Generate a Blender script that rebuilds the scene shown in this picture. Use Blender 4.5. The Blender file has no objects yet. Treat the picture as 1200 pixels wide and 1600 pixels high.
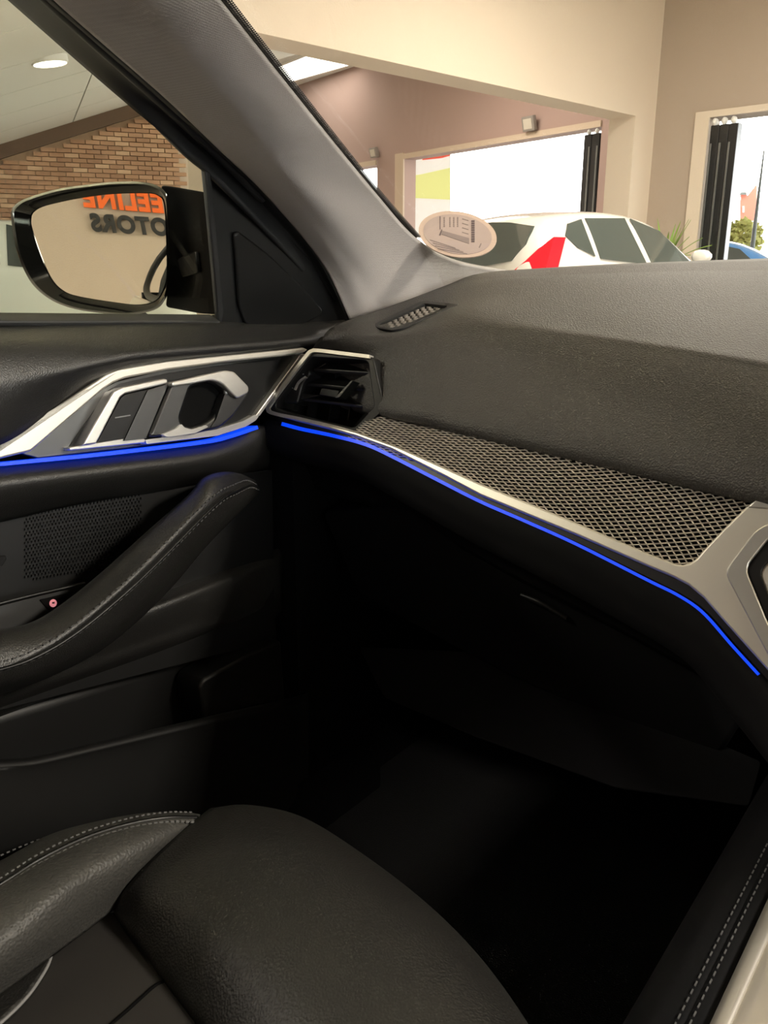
import bpy, bmesh, math, random
from mathutils import Vector, Matrix
random.seed(7)
SC = bpy.context.scene
COL = SC.collection
V = Vector
rad = math.radians

# ------------------------------------------------------------------ camera
FPX, PITCH, YAW, EYE = 1300.0, 16.5, 38.0, 1.15
_p, _y = rad(PITCH), rad(YAW)
CAM = V((0, 0, EYE))
CF = V((-math.sin(_y)*math.cos(_p), math.cos(_y)*math.cos(_p), -math.sin(_p)))
CR = V((math.cos(_y), math.sin(_y), 0))
CU = CR.cross(CF)
HF = V((-math.sin(_y), math.cos(_y), 0))
cam_data = bpy.data.cameras.new('camera')
cam = bpy.data.objects.new('camera', cam_data)
COL.objects.link(cam)
cam.matrix_world = Matrix.Translation(CAM) @ Matrix((CR, CU, -CF)).transposed().to_4x4()
cam_data.sensor_fit = 'VERTICAL'
cam_data.sensor_height = 24.0
cam_data.lens = 24.0*FPX/1600.0
cam_data.clip_start = 0.01
cam_data.clip_end = 200
SC.camera = cam

# ------------------------------------------------------------------ world, exposure
SC.view_settings.view_transform = 'Standard'
SC.view_settings.look = 'None'
SC.view_settings.gamma = 1.0
SC.view_settings.exposure = 0.18
SC.view_settings.use_curve_mapping = False
world = bpy.data.worlds.new('overcast_sky'); SC.world = world
world.use_nodes = True
bg = world.node_tree.nodes['Background']
bg.inputs[0].default_value = (0.95, 0.98, 1.0, 1)
bg.inputs[1].default_value = 9.0

def area(name, loc, size, power, color, rot=(0, 0, 0), size_y=None):
    d = bpy.data.lights.new(name, 'AREA')
    d.energy = power; d.color = color; d.size = size
    if size_y: d.shape = 'RECTANGLE'; d.size_y = size_y
    o = bpy.data.objects.new(name, d); COL.objects.link(o)
    o.location = loc; o.rotation_euler = rot
    return o
WARM = (1.0, 0.915, 0.81)
FILL_LAMPS = [((5.6, 2.6), 820), ((-2.2, 7.4), 280), ((4.5, -3.5), 600), ((-5.0, -3.0), 260)]  # invented overhead lights, placed to brighten walls and cabin
FILL_Z = 4.55
for (lx, ly), pw in FILL_LAMPS:
    area('ceiling_fill_light', (lx, ly, FILL_Z), 1.6, pw, WARM, size_y=0.9)
area('hall_fill_light', (-9.5, 13.0, 5.4), 2.5, 240, (1.0, 0.88, 0.78))  # added fill without a fixture, set to even out the far wall
area('brick_fill_light', (-7.2, 3.4, 3.3), 0.6, 3200, (1.0, 0.88, 0.74))  # added light meant to brighten the bricks; separate from the downlight

# ------------------------------------------------------------------ pixel rays -> points on real planes
def ray(px, py): return CF + CR*((px-600)/FPX) + CU*((800-py)/FPX)
def onx(px, py, x): d = ray(px, py); return CAM + d*(x/d.x)
def ony(px, py, y): d = ray(px, py); return CAM + d*(y/d.y)
def onz(px, py, z): d = ray(px, py); return CAM + d*((z-EYE)/d.z)
def hd(px, py, h):
    d = ray(px, py); return CAM + d*(h/math.hypot(d.x, d.y))
class Plane:
    def __init__(s, p, n): s.p = V(p); s.n = V(n).normalized()
    def at(s, px, py, off=0.0):
        d = ray(px, py)
        return CAM + d*(((s.p + s.n*off) - CAM).dot(s.n)/d.dot(s.n))
    def hit(s, o, d): return o + d*((s.p-o).dot(s.n)/d.dot(s.n))

# ------------------------------------------------------------------ materials
MATS = {}
def mat(name, col, rough=0.5, metal=0.0, bump=None, emit=None, coat=0.0, spec=0.5, var=None, sheen=0.0):
    m = bpy.data.materials.new(name); m.use_nodes = True
    nt = m.node_tree; b = nt.nodes['Principled BSDF']
    b.inputs['Base Color'].default_value = (*col, 1)
    b.inputs['Roughness'].default_value = rough
    b.inputs['Metallic'].default_value = metal
    b.inputs['Specular IOR Level'].default_value = spec
    b.inputs['Coat Weight'].default_value = coat
    b.inputs['Sheen Weight'].default_value = sheen
    tc = nt.nodes.new('ShaderNodeTexCoord')
    if var:
        sc, col2 = var
        nz = nt.nodes.new('ShaderNodeTexNoise'); nz.inputs['Scale'].default_value = sc; nz.inputs['Detail'].default_value = 5
        rp = nt.nodes.new('ShaderNodeMix'); rp.data_type = 'RGBA'
        rp.inputs[6].default_value = (*col, 1); rp.inputs[7].default_value = (*col2, 1)
        nt.links.new(tc.outputs['Object'], nz.inputs['Vector'])
        nt.links.new(nz.outputs['Fac'], rp.inputs[0]); nt.links.new(rp.outputs[2], b.inputs['Base Color'])
    if bump:
        kind, sc, dist = bump
        if kind == 'leather':
            t = nt.nodes.new('ShaderNodeTexVoronoi'); t.feature = 'SMOOTH_F1'; t.inputs['Scale'].default_value = sc; out = t.outputs['Distance']
        elif kind == 'weave':
            t = nt.nodes.new('ShaderNodeTexVoronoi'); t.feature = 'F1'; t.inputs['Scale'].default_value = sc; t.inputs['Randomness'].default_value = 0.15; out = t.outputs['Distance']
        else:
            t = nt.nodes.new('ShaderNodeTexNoise'); t.inputs['Scale'].default_value = sc; t.inputs['Detail'].default_value = 6; out = t.outputs['Fac']
        nt.links.new(tc.outputs['Object'], t.inputs['Vector'])
        bp = nt.nodes.new('ShaderNodeBump'); bp.inputs['Distance'].default_value = dist; bp.inputs['Strength'].default_value = 1.0
        nt.links.new(out, bp.inputs['Height']); nt.links.new(bp.outputs['Normal'], b.inputs['Normal'])
    if emit:
        b.inputs['Emission Color'].default_value = (*emit[0], 1); b.inputs['Emission Strength'].default_value = emit[1]
    MATS[name] = m
    return m
def glass_mat(name, tint, refl_rough=0.0, ior=1.45):
    m = bpy.data.materials.new(name); m.use_nodes = True; nt = m.node_tree
    nt.nodes.clear()
    out = nt.nodes.new('ShaderNodeOutputMaterial'); mx = nt.nodes.new('ShaderNodeMixShader')
    tr = nt.nodes.new('ShaderNodeBsdfTransparent'); tr.inputs[0].default_value = (*tint, 1)
    gl = nt.nodes.new('ShaderNodeBsdfGlossy'); gl.inputs['Roughness'].default_value = refl_rough
    fr = nt.nodes.new('ShaderNodeFresnel'); fr.inputs[0].default_value = ior
    sc = nt.nodes.new('ShaderNodeMath'); sc.operation = 'MULTIPLY'; sc.inputs[1].default_value = 0.06
    nt.links.new(fr.outputs[0], sc.inputs[0]); nt.links.new(sc.outputs[0], mx.inputs[0])
    nt.links.new(tr.outputs[0], mx.inputs[1]); nt.links.new(gl.outputs[0], mx.inputs[2]); nt.links.new(mx.outputs[0], out.inputs[0])
    MATS[name] = m; return m
mat('dash_leather', (0.040, 0.037, 0.034), 0.56, spec=0.6, bump=('leather', 620, 0.0009))
mat('door_leather', (0.015, 0.0145, 0.0135), 0.40, bump=('leather', 800, 0.0003))
mat('seat_leather_lit', (0.062, 0.061, 0.057), 0.5, bump=('leather', 430, 0.0007))  # bolster leather, light falling on it painted in as a paler tone
mat('seat_leather_smooth', (0.014, 0.0135, 0.012), 0.5, bump=('leather', 560, 0.0005))  # same black leather, finer grain, without the painted-in light
mat('suede', (0.016, 0.015, 0.013), 0.95, sheen=0.0, var=(9, (0.024, 0.021, 0.019)))
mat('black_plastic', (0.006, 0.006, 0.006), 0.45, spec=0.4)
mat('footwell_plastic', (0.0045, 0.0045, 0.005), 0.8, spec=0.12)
mat('black_satin', (0.006, 0.006, 0.006), 0.35, spec=0.35)
mat('seal_rubber', (0.009, 0.009, 0.009), 0.6)
mat('pillar_fabric', (0.40, 0.372, 0.352), 0.95, bump=('weave', 900, 0.0006), spec=0.2)
mat('headliner', (0.05, 0.05, 0.05), 0.95)
mat('carpet', (0.006, 0.006, 0.006), 1.0, bump=('noise', 500, 0.004))
mat('satin_metal', (0.62, 0.59, 0.53), 0.38, 0.75)
mat('satin_metal_dark', (0.10, 0.10, 0.10), 0.32, 0.9)
mat('bright_metal', (0.74, 0.72, 0.68), 0.28, 0.8)
mat('mesh_metal', (0.62, 0.57, 0.51), 0.42, 0.55)
mat('mesh_back', (0.003, 0.003, 0.003), 0.8, spec=0.08)
mat('grille_grey', (0.24, 0.22, 0.20), 0.5)
mat('gloss_black', (0.003, 0.003, 0.003), 0.07, spec=0.28)
mat('arm_black', (0.003, 0.003, 0.003), 0.3, spec=0.1)
mat('mirror_silver', (0.56, 0.55, 0.51), 0.0, 1.0)
mat('blue_light', (0.0, 0.03, 0.5), 0.4, emit=((0.0, 0.055, 1.0), 0.85))
mat('led_red', (0.5, 0.15, 0.15), 0.4, emit=((1.0, 0.35, 0.38), 0.5))
mat('console_silver', (0.62, 0.57, 0.48), 0.25, 0.6)
mat('white_mark', (0.25, 0.25, 0.25), 0.6)
mat('thread', (0.17, 0.17, 0.17), 0.7)
mat('thread_dark', (0.07, 0.07, 0.07), 0.7)
mat('disc_paper', (0.34, 0.27, 0.25), 0.8)
mat('disc_rim', (0.46, 0.35, 0.29), 0.7)
mat('disc_ink', (0.07, 0.05, 0.055), 0.8)
mat('disc_ink_pale', (0.19, 0.15, 0.145), 0.8)
glass_mat('windshield_glass', (0.97, 0.97, 0.95))
glass_mat('side_glass', (0.935, 0.95, 0.90))
mat('plaster_cream', (0.76, 0.655, 0.53), 0.9, bump=('noise', 60, 0.002), var=(0.7, (0.73, 0.63, 0.51)))
mat('plaster_tan', (0.47, 0.385, 0.31), 0.9, bump=('noise', 60, 0.002), var=(0.7, (0.44, 0.365, 0.295)))
mat('plaster_pink', (0.46, 0.32, 0.275), 0.9, bump=('noise', 60, 0.002), var=(0.5, (0.42, 0.31, 0.275)))
mat('reveal_tan', (0.62, 0.50, 0.38), 0.9)
mat('ceiling_board', (0.78, 0.77, 0.70), 0.9, var=(0.8, (0.75, 0.74, 0.67)))
mat('ceiling_seam', (0.30, 0.30, 0.24), 0.9)
mat('cornice_brown', (0.16, 0.10, 0.065), 0.8)
mat('mortar', (0.50, 0.34, 0.22), 0.95)
mat('floor_tile', (0.56, 0.53, 0.48), 0.25, var=(2, (0.44, 0.41, 0.37)))
mat('asphalt', (0.42, 0.42, 0.41), 0.9, var=(3, (0.36, 0.36, 0.36)))
mat('lamp_panel', (1, 1, 1), 0.5, emit=((1.0, 0.96, 0.88), 6.0))
mat('lamp_rim', (0.8, 0.78, 0.72), 0.5)
mat('lamp_housing', (0.30, 0.27, 0.24), 0.5)
mat('lamp_lens', (0.62, 0.57, 0.48), 0.2)
mat('frame_black', (0.012, 0.013, 0.015), 0.25)
mat('frame_edge', (0.22, 0.23, 0.23), 0.3, 0.8)
mat('roller_white', (0.85, 0.85, 0.82), 0.3)
mat('car_white', (0.70, 0.68, 0.63), 0.18, coat=0.8)
mat('car_pearl', (0.84, 0.88, 0.78), 0.2, coat=0.8)
mat('own_paint', (0.60, 0.58, 0.50), 0.3, coat=0.6)
mat('car_window', (0.06, 0.075, 0.068), 0.04, spec=0.9)
mat('car_interior', (0.02, 0.02, 0.02), 0.7)
mat('tail_red', (0.75, 0.004, 0.02), 0.12, coat=0.6, emit=((0.9, 0.0, 0.03), 0.12))
mat('tail_clear', (0.8, 0.45, 0.45), 0.1)
mat('tyre', (0.012, 0.012, 0.012), 0.8)
mat('alloy', (0.5, 0.5, 0.5), 0.3, 0.9)
mat('leaf_green', (0.16, 0.30, 0.05), 0.5, var=(3, (0.30, 0.42, 0.08)))
mat('shrub_green', (0.42, 0.45, 0.12), 0.7, var=(6, (0.55, 0.52, 0.2)))
mat('terracotta', (0.30, 0.13, 0.07), 0.8)
mat('board_lime', (0.80, 0.84, 0.34), 0.8)
mat('board_white', (0.9, 0.9, 0.88), 0.8)
mat('board_red', (0.75, 0.10, 0.06), 0.7)
mat('building_red', (0.72, 0.20, 0.14), 0.8)
mat('car_blue', (0.10, 0.28, 0.62), 0.2, coat=0.8)
mat('post_grey', (0.16, 0.18, 0.17), 0.5)
mat('sign_orange', (0.80, 0.13, 0.01), 0.5)
mat('sign_black', (0.012, 0.012, 0.012), 0.5)
# bricks: colour varies from brick to brick
m = mat('brick_clay', (0.36, 0.17, 0.075), 0.9, bump=('noise', 40, 0.004))
nt = m.node_tree; oi = nt.nodes.new('ShaderNodeObjectInfo'); rp = nt.nodes.new('ShaderNodeValToRGB')
cr = rp.color_ramp; cr.elements[0].color = (0.42, 0.235, 0.14, 1); cr.elements[1].color = (0.76, 0.52, 0.33, 1)
e = cr.elements.new(0.35); e.color = (0.53, 0.31, 0.185, 1)
e = cr.elements.new(0.7); e.color = (0.60, 0.36, 0.22, 1)
nt.links.new(oi.outputs['Random'], rp.inputs[0]); nt.links.new(rp.outputs[0], nt.nodes['Principled BSDF'].inputs['Base Color'])

# ------------------------------------------------------------------ object helpers
def link(name, me, m=None, parent=None):
    o = bpy.data.objects.new(name, me); COL.objects.link(o)
    if m: me.materials.append(MATS[m])
    if parent: o.parent = parent
    return o
def thing(name, label, cat, loc=(0, 0, 0), group=None):
    o = bpy.data.objects.new(name, None); COL.objects.link(o); o.empty_display_size = 0.05
    o['label'] = label; o['category'] = cat
    if group: o['group'] = group
    o['base'] = list(loc)
    return o
def tag(o, label=None, cat=None, group=None, kind=None):
    if label: o['label'] = label
    if cat: o['category'] = cat
    if group: o['group'] = group
    if kind: o['kind'] = kind
    return o
def mesh(name, vs, fs, m=None, parent=None, smooth=True, angle=40):
    me = bpy.data.meshes.new(name); me.from_pydata([tuple(v) for v in vs], [], fs)
    bm = bmesh.new(); bm.from_mesh(me); bmesh.ops.recalc_face_normals(bm, faces=bm.faces); bm.to_mesh(me); bm.free()
    if smooth:
        me.polygons.foreach_set('use_smooth', [True]*len(me.polygons)); me.set_sharp_from_angle(angle=rad(angle))
    me.update()
    return link(name, me, m, parent)
def bevel(o, w, seg=2):
    b = o.modifiers.new('bevel', 'BEVEL'); b.width = w; b.segments = seg; b.limit_method = 'ANGLE'; b.angle_limit = rad(35); b.harden_normals = False
    return o
def solid(o, t, off=1.0):
    s = o.modifiers.new('solid', 'SOLIDIFY'); s.thickness = t; s.offset = off; return o
def cr_point(P, t):
    n = len(P)-1
    i = min(int(t), n-1); f = t-i
    p1, p2 = P[i], P[i+1]
    p0 = P[i-1] if i > 0 else p1*2-p2
    p3 = P[i+2] if i+2 <= n else p2*2-p1
    return 0.5*((2*p1)+(p2-p0)*f+(2*p0-5*p1+4*p2-p3)*f*f+(3*p1-p0-3*p2+p3)*f**3)
def curve(P, n, arc=True):
    """n points along a smooth curve through P, evenly spaced"""
    P = [V(p) for p in P]
    if len(P) == 1: return [P[0]]*n
    k = max(8*(len(P)-1), n)
    D = [cr_point(P, (len(P)-1)*i/k) for i in range(k+1)]
    if not arc: return [cr_point(P, (len(P)-1)*i/(n-1)) for i in range(n)]
    L = [0]
    for a, b in zip(D, D[1:]): L.append(L[-1]+(b-a).length)
    out = []; j = 0
    for i in range(n):
        s = L[-1]*i/(n-1)
        while j < k-1 and L[j+1] < s: j += 1
        f = 0 if L[j+1] == L[j] else (s-L[j])/(L[j+1]-L[j])
        out.append(D[j].lerp(D[j+1], min(max(f, 0), 1)))
    return out
def loft(name, rows, nu, nv, m, parent, thick=0.006, smooth_rows=True, closed=False, angle=50):
    R = [curve(r, nu) for r in rows]
    if smooth_rows and len(R) > 2:
        cols = [curve([R[j][i] for j in range(len(R))], nv, arc=False) for i in range(nu)]
    else:
        cols = []
        for i in range(nu):
            c = []
            seg = len(R)-1
            for k in range(nv):
                t = seg*k/(nv-1); j = min(int(t), seg-1); c.append(R[j][i].lerp(R[j+1][i], t-j))
            cols.append(c)
    vs = [p for c in cols for p in c]
    fs = [(i*nv+k, (i+1)*nv+k, (i+1)*nv+k+1, i*nv+k+1) for i in range(nu-1) for k in range(nv-1)]
    o = mesh(name, vs, fs, m, parent, angle=angle)
    if thick: solid(o, thick, 0.0)
    return o, cols
def fillet(pts, r, seg=5):
    """round the corners of a closed 2D pixel polygon; pts (x, y) or (x, y, r)"""
    out = []
    n = len(pts)
    for i in range(n):
        p = V((pts[i][0], pts[i][1])); rr = pts[i][2] if len(pts[i]) > 2 else r
        a = V(pts[i-1][:2]); b = V(pts[(i+1) % n][:2])
        da, db = a-p, b-p
        if rr <= 0 or da.length < 1e-6 or db.length < 1e-6: out.append(p); continue
        q = min(rr, da.length*0.45, db.length*0.45)
        s, e2 = p+da.normalized()*q, p+db.normalized()*q
        for k in range(seg+1):
            t = k/seg; out.append(s*(1-t)**2 + p*2*t*(1-t) + e2*t*t)
    return out
def prism(name, pts, pl, front, back, m, parent, r=0, bev=0.0, seg=2):
    """pixel polygon laid on a plane of the place and given thickness from offset front to offset back along the plane normal"""
    P = fillet(pts, r) if r or any(len(p) > 2 for p in pts) else [V(p[:2]) for p in pts]
    base = [pl.at(p.x, p.y, front) for p in P]
    n = len(base); d = pl.n*(back-front)
    vs = base+[b+d for b in base]
    fs = [tuple(range(n)), tuple(range(2*n-1, n-1, -1))]+[(i, (i+1) % n, (i+1) % n+n, i+n) for i in range(n)]
    o = mesh(name, vs, fs, m, parent, angle=35)
    if bev: bevel(o, bev, seg)
    return o
def resample_closed(P, n):
    P = [V(p[:2]) for p in P]; Q = P+[P[0]]
    L = [0]
    for a, b in zip(Q, Q[1:]): L.append(L[-1]+(b-a).length)
    out = []; j = 0
    for i in range(n):
        s = L[-1]*i/n
        while L[j+1] < s: j += 1
        f = (s-L[j])/max(L[j+1]-L[j], 1e-9); out.append(Q[j].lerp(Q[j+1], f))
    return out
def smooth_closed(P, n):
    P = [V((p[0], p[1], 0)) for p in P]; k = len(P)
    D = []
    for i in range(k):
        p0, p1, p2, p3 = P[i-1], P[i], P[(i+1) % k], P[(i+2) % k]
        for s in range(8):
            f = s/8; D.append(0.5*((2*p1)+(p2-p0)*f+(2*p0-5*p1+4*p2-p3)*f*f+(3*p1-p0-3*p2+p3)*f**3))
    return resample_closed([(d.x, d.y) for d in D], n)
def ring_mesh(name, loops, m, parent, cap_last=False, cap_first=False, angle=40, close=False):
    """closed 3D loops of equal length, skinned one to the next"""
    n = len(loops[0]); vs = [p for l in loops for p in l]; fs = []
    K = len(loops)
    for k in range(K-1 if not close else K):
        k2 = (k+1) % K
        for i in range(n):
            j = (i+1) % n; fs.append((k*n+i, k*n+j, k2*n+j, k2*n+i))
    if cap_last: fs.append(tuple((K-1)*n+i for i in range(n)))
    if cap_first: fs.append(tuple(range(n)))
    return mesh(name, vs, fs, m, parent, angle=angle)
def frame(name, outer, inner, pl, front, back, m, parent, r=4, n=64, bev=0.0, smooth=False):
    f = smooth_closed if smooth else (lambda P, k: resample_closed(fillet(P, r), k))
    A, B = f(outer, n), f(inner, n)
    # line the starts up
    best = min(range(n), key=lambda s: sum((A[i]-B[(i+s) % n]).length for i in range(0, n, 4)))
    B = B[best:]+B[:best]
    loops = [[pl.at(p.x, p.y, front) for p in A], [pl.at(p.x, p.y, front) for p in B]]
    d = pl.n*(back-front)
    loops += [[q+d for q in loops[1]], [q+d for q in loops[0]]]
    o = ring_mesh(name, loops, m, parent, close=True, angle=35)
    if bev: bevel(o, bev)
    return o
def tube(name, P, r, m, parent, n=40, k=8, sq=1.0, up=None):
    C = curve(P, n); loops = []
    for i, c in enumerate(C):
        t = (C[min(i+1, n-1)]-C[max(i-1, 0)]).normalized()
        u = (up or V((0, 0, 1))); a = t.cross(u)
        a = a.normalized() if a.length > 1e-5 else V((1, 0, 0)); b = a.cross(t)
        rr = r(i/(n-1)) if callable(r) else r
        loops.append([c+(a*math.cos(2*math.pi*j/k)+b*math.sin(2*math.pi*j/k)*sq)*rr for j in range(k)])
    return ring_mesh(name, loops, m, parent, cap_last=True, cap_first=True, angle=60)
def box_verts(c, ax, ay, az):
    return [c+ax*i+ay*j+az*k for i in (-1, 1) for j in (-1, 1) for k in (-1, 1)]
BOXF = [(0, 1, 3, 2), (4, 6, 7, 5), (0, 4, 5, 1), (2, 3, 7, 6), (0, 2, 6, 4), (1, 5, 7, 3)]
def boxes(name, items, m, parent, bev=0):
    vs, fs = [], []
    for it in items:
        b = len(vs); vs += box_verts(*it); fs += [tuple(b+i for i in f) for f in BOXF]
    o = mesh(name, vs, fs, m, parent, smooth=False)
    if bev: bevel(o, bev)
    return o
def abox(name, lo, hi, m, parent=None, bev=0):
    lo, hi = V(lo), V(hi); c = (lo+hi)/2; h = (hi-lo)/2
    return boxes(name, [(c, V((h.x, 0, 0)), V((0, h.y, 0)), V((0, 0, h.z)))], m, parent, bev)
def stitches(name, P, parent, step=0.0055, ln=0.0016, th=0.00045, m='thread', n_off=V((0, 0, 0.0006))):
    C = curve(P, 240); L = sum((b-a).length for a, b in zip(C, C[1:])); n = max(4, int(L/step)); D = curve(P, n)
    items = []
    for i in range(n-1):
        t = (D[i+1]-D[i]).normalized(); a = t.cross(V((0, 0, 1))); a = a.normalized() if a.length > 1e-4 else V((1, 0, 0)); b = a.cross(t)
        items.append((D[i]+n_off, t*ln, a*th, b*th))
    o = boxes(name, items, m, parent); o['kind'] = 'stuff'; return o

# =================================================================== THE BUILDING
SETTING = 'structure'
def vwall(name, a, b, z0, z1, m, thick=0.15, outward=None, parent=None):
    """upright wall from a to b (plan points)"""
    a, b = V((a.x, a.y, 0)), V((b.x, b.y, 0)); d = (b-a).normalized(); nrm = V((d.y, -d.x, 0))
    if outward is not None and nrm.dot(outward) < 0: nrm = -nrm
    vs = [p+V((0, 0, z)) for z in (z0, z1) for p in (a, b, b+nrm*thick, a+nrm*thick)]
    fs = [(0, 1, 2, 3), (4, 5, 6, 7), (0, 1, 5, 4), (1, 2, 6, 5), (2, 3, 7, 6), (3, 0, 4, 7)]
    o = mesh(name, vs, fs, m, parent, smooth=False)
    if not parent: o['kind'] = SETTING
    return o
def heading(az):  # compass direction, degrees right of the view heading
    a = rad(az); return HF*math.cos(a)+CR*math.sin(a)
A_DIR, B_DIR, D_DIR = heading(47), heading(-36), heading(-46)
K = hd(1026, 160, 13.0); K.z = 0
up = V((0, 0, 1))
header = Plane(K, A_DIR.cross(up)); doorwall = Plane(K, D_DIR.cross(up))
ROOF = 6.0
# floor and ceiling
GZ = 0.13
floor = abox('floor', (-26, -14, -0.07), (16, 32, GZ), 'floor_tile'); floor['kind'] = SETTING
ceil = abox('ceiling', (-26, -14, ROOF), (16, 32, ROOF+0.2), 'ceiling_board'); ceil['kind'] = SETTING
# header wall: beam over an opening, stub next to the corner, reveal, column at the far end
hn = header.n if header.n.dot(CAM-K) < 0 else -header.n      # away from the viewer
P_stub = header.at(993, 181)
z_beam = P_stub.z
THK = 0.40
P_end = min((header.at(q, 330) for q in range(297, 420)), key=lambda p: abs(600+FPX*(p+hn*THK-CAM).dot(CR)/(p+hn*THK-CAM).dot(CF)-297))
stub = vwall('wall_stub', K, P_stub, 0, z_beam, 'plaster_cream', THK, hn)
beam = vwall('wall_header', K, header.at(190, 330), z_beam, ROOF, 'plaster_cream', THK, hn)
col_w = P_end + A_DIR*0.42
column = vwall('wall_column', P_end, col_w, 0, z_beam, 'plaster_cream', THK, hn)
# recess (far) wall with a wide opening and a small window
Q = hd(936, 197, 17.4); Q.z = 0
far = Plane(Q, B_DIR.cross(up)); fn = far.n if far.n.dot(CAM-Q) < 0 else -far.n
def u_far(px, py): return (far.at(px, py)-Q).dot(B_DIR)
def wall_with_holes(name, O, D, u0, u1, z1, holes, m, thick, nrm):
    """one wall mesh with rectangular openings (u0, u1, z0, z1)"""
    us = sorted({u0, u1, *[h[0] for h in holes], *[h[1] for h in holes]}); zs = sorted({0, z1, *[h[2] for h in holes], *[h[3] for h in holes]})
    vs, fs = [], []
    for a, b in zip(us, us[1:]):
        for c, d in zip(zs, zs[1:]):
            if any(h[0] <= (a+b)/2 <= h[1] and h[2] <= (c+d)/2 <= h[3] for h in holes): continue
            base = len(vs)
            vs += [O+D*uu+up*zz+nrm*t for t in (0, thick) for uu, zz in ((a, c), (b, c), (b, d), (a, d))]
            fs += [tuple(base+i for i in f) for f in ((0, 1, 2, 3), (4, 7, 6, 5), (0, 4, 5, 1), (1, 5, 6, 2), (2, 6, 7, 3), (3, 7, 4, 0))]
    o = mesh(name, vs, fs, m, None, smooth=False); o['kind'] = SETTING; return o
w_r, w_l = u_far(936, 260), u_far(632, 260)
w_top = (far.at(936, 198).z+far.at(632, 249).z)/2
s_r, s_l = u_far(589, 285), u_far(589, 285)+2.6
s_top, s_bot = far.at(589, 258).z, far.at(589, 258).z-2.3
far_wall = wall_with_holes('wall_far', Q, B_DIR, -1.6, 20.5, ROOF, [(w_r, w_l, 0.0, w_top), (s_r, s_l, s_bot, s_top)], 'plaster_pink', 0.35, fn)
# pale plastered surround proud of the far opening
t = 0.14
vs_items = []
def u_box(pl_o, D, nrm, ua, ub, za, zb, d0, d1):
    c = pl_o+D*((ua+ub)/2)+up*((za+zb)/2)+nrm*((d0+d1)/2)
    return (c, D*((ub-ua)/2), up*((zb-za)/2), nrm*((d1-d0)/2))
boxes('trim_1', [u_box(Q, B_DIR, fn, w_l, w_l+0.34, 0, w_top+t, -0.04, 0.0), u_box(Q, B_DIR, fn, w_r, w_l, w_top, w_top+t*0.8, -0.04, 0.0),
                 u_box(Q, B_DIR, fn, s_r, s_l, s_top, s_top+0.12, -0.04, 0.0)], 'reveal_tan', None)['kind'] = SETTING
# folded door leaves at the right end of the far opening
def folding_door(name, O, D, nrm, ua, ub, z1, leaves, label, dep=0.12):
    root = thing(name, label, 'folding door'); root['kind'] = SETTING
    del root['category']
    w = (ub-ua)/leaves
    for i in range(leaves):
        a = ua+w*i; b = a+w*0.96
        boxes('leaf', [u_box(O, D, nrm, a, b, 0.02, z1-0.10, -0.02, dep)], 'frame_black', root, 0.008)
        boxes('leaf_edge', [u_box(O, D, nrm, a+w*0.10, a+w*0.30, 0.75, z1-0.32, -0.035, -0.02)], 'frame_edge', root, 0.004)
        boxes('leaf_edge', [u_box(O, D, nrm, a+w*0.10, a+w*0.30, 0.1, 0.62, -0.035, -0.02)], 'frame_edge', root, 0.004)
        ring = []
        c = O+D*(a+w*0.4)+up*(z1-0.06)+nrm*0.0
        k = 10
        loops = [[c+(D*math.cos(2*math.pi*j/k)*0.035+up*math.sin(2*math.pi*j/k)*0.045)*s+nrm*dz for j in range(k)] for s, dz in ((0.4, -0.055), (1, -0.03), (1, 0.02))]
        ring_mesh('roller', loops, 'roller_white', root, cap_first=True, cap_last=True)
    return root
folding_door('door_1', Q, B_DIR, fn, w_r+0.02, w_r+0.40, w_top, 2, 'folded black door leaves at the far opening')
# right-hand wall with the wide doorway
dn = doorwall.n if doorwall.n.dot(CAM-K) < 0 else -doorwall.n
def u_dw(px, py): return (doorwall.at(px, py)-K).dot(-D_DIR)
d_l = u_dw(1092, 200); d_top = doorwall.at(1092, 186).z
right_wall = wall_with_holes('wall_right', K, -D_DIR, -0.0, 15.0, ROOF, [(d_l+0.10, d_l+5.2, 0.0, d_top)], 'plaster_tan', 0.4, dn)
boxes('trim_2', [u_box(K, -D_DIR, dn, d_l-0.05, d_l+0.14, 0, d_top+0.08, -0.03, 0.0), u_box(K, -D_DIR, dn, d_l+0.14, d_l+5.3, d_top, d_top+0.08, -0.03, 0.0)], 'plaster_cream', None)['kind'] = SETTING
folding_door('door_2', K, -D_DIR, dn, d_l+0.17, u_dw(1148, 260), d_top, 3, 'stacked black folding door leaves at the near doorway')
# brick wall seen through the side window
BR = hd(294, 270, 14.0); BR.z = 0
b_dir = -heading(67)
brick_pl = Plane(BR, b_dir.cross(up)); bn = brick_pl.n if brick_pl.n.dot(CAM-BR) < 0 else -brick_pl.n
T1, T2 = brick_pl.at(0, 247), brick_pl.at(215, 180)
rake = (T2.z-T1.z)/((T2-T1).dot(-b_dir)); 
def z_rake(u): return T2.z - rake*(u-(T2-BR).dot(b_dir))
bw_len = 17.0
vs = []
brick_root = thing('wall_brick', 'raked face brick wall beyond the side window', 'wall'); brick_root['kind'] = SETTING; del brick_root['category']
O0 = BR + bn*0.03
vs = [O0, O0+b_dir*bw_len, O0+b_dir*bw_len+up*max(1.0, z_rake(bw_len)), O0+up*z_rake(0)]
vs += [v+bn*0.25 for v in vs]
mesh('mortar_bed', vs, [(0, 1, 2, 3), (7, 6, 5, 4), (0, 4, 5, 1), (1, 5, 6, 2), (2, 6, 7, 3), (3, 7, 4, 0)], 'mortar', brick_root, smooth=False)
bl, bh, pl_u, pl_z = 0.193, 0.053, 0.205, 0.064
bme = bpy.data.meshes.new('brick'); bme.from_pydata([tuple(v) for v in box_verts(V((0, 0, 0)), b_dir*(bl/2), up*(bh/2), bn*0.03)], [], BOXF); bme.materials.append(MATS['brick_clay']); bme.update()
rest = []
nbrick = 0
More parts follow.
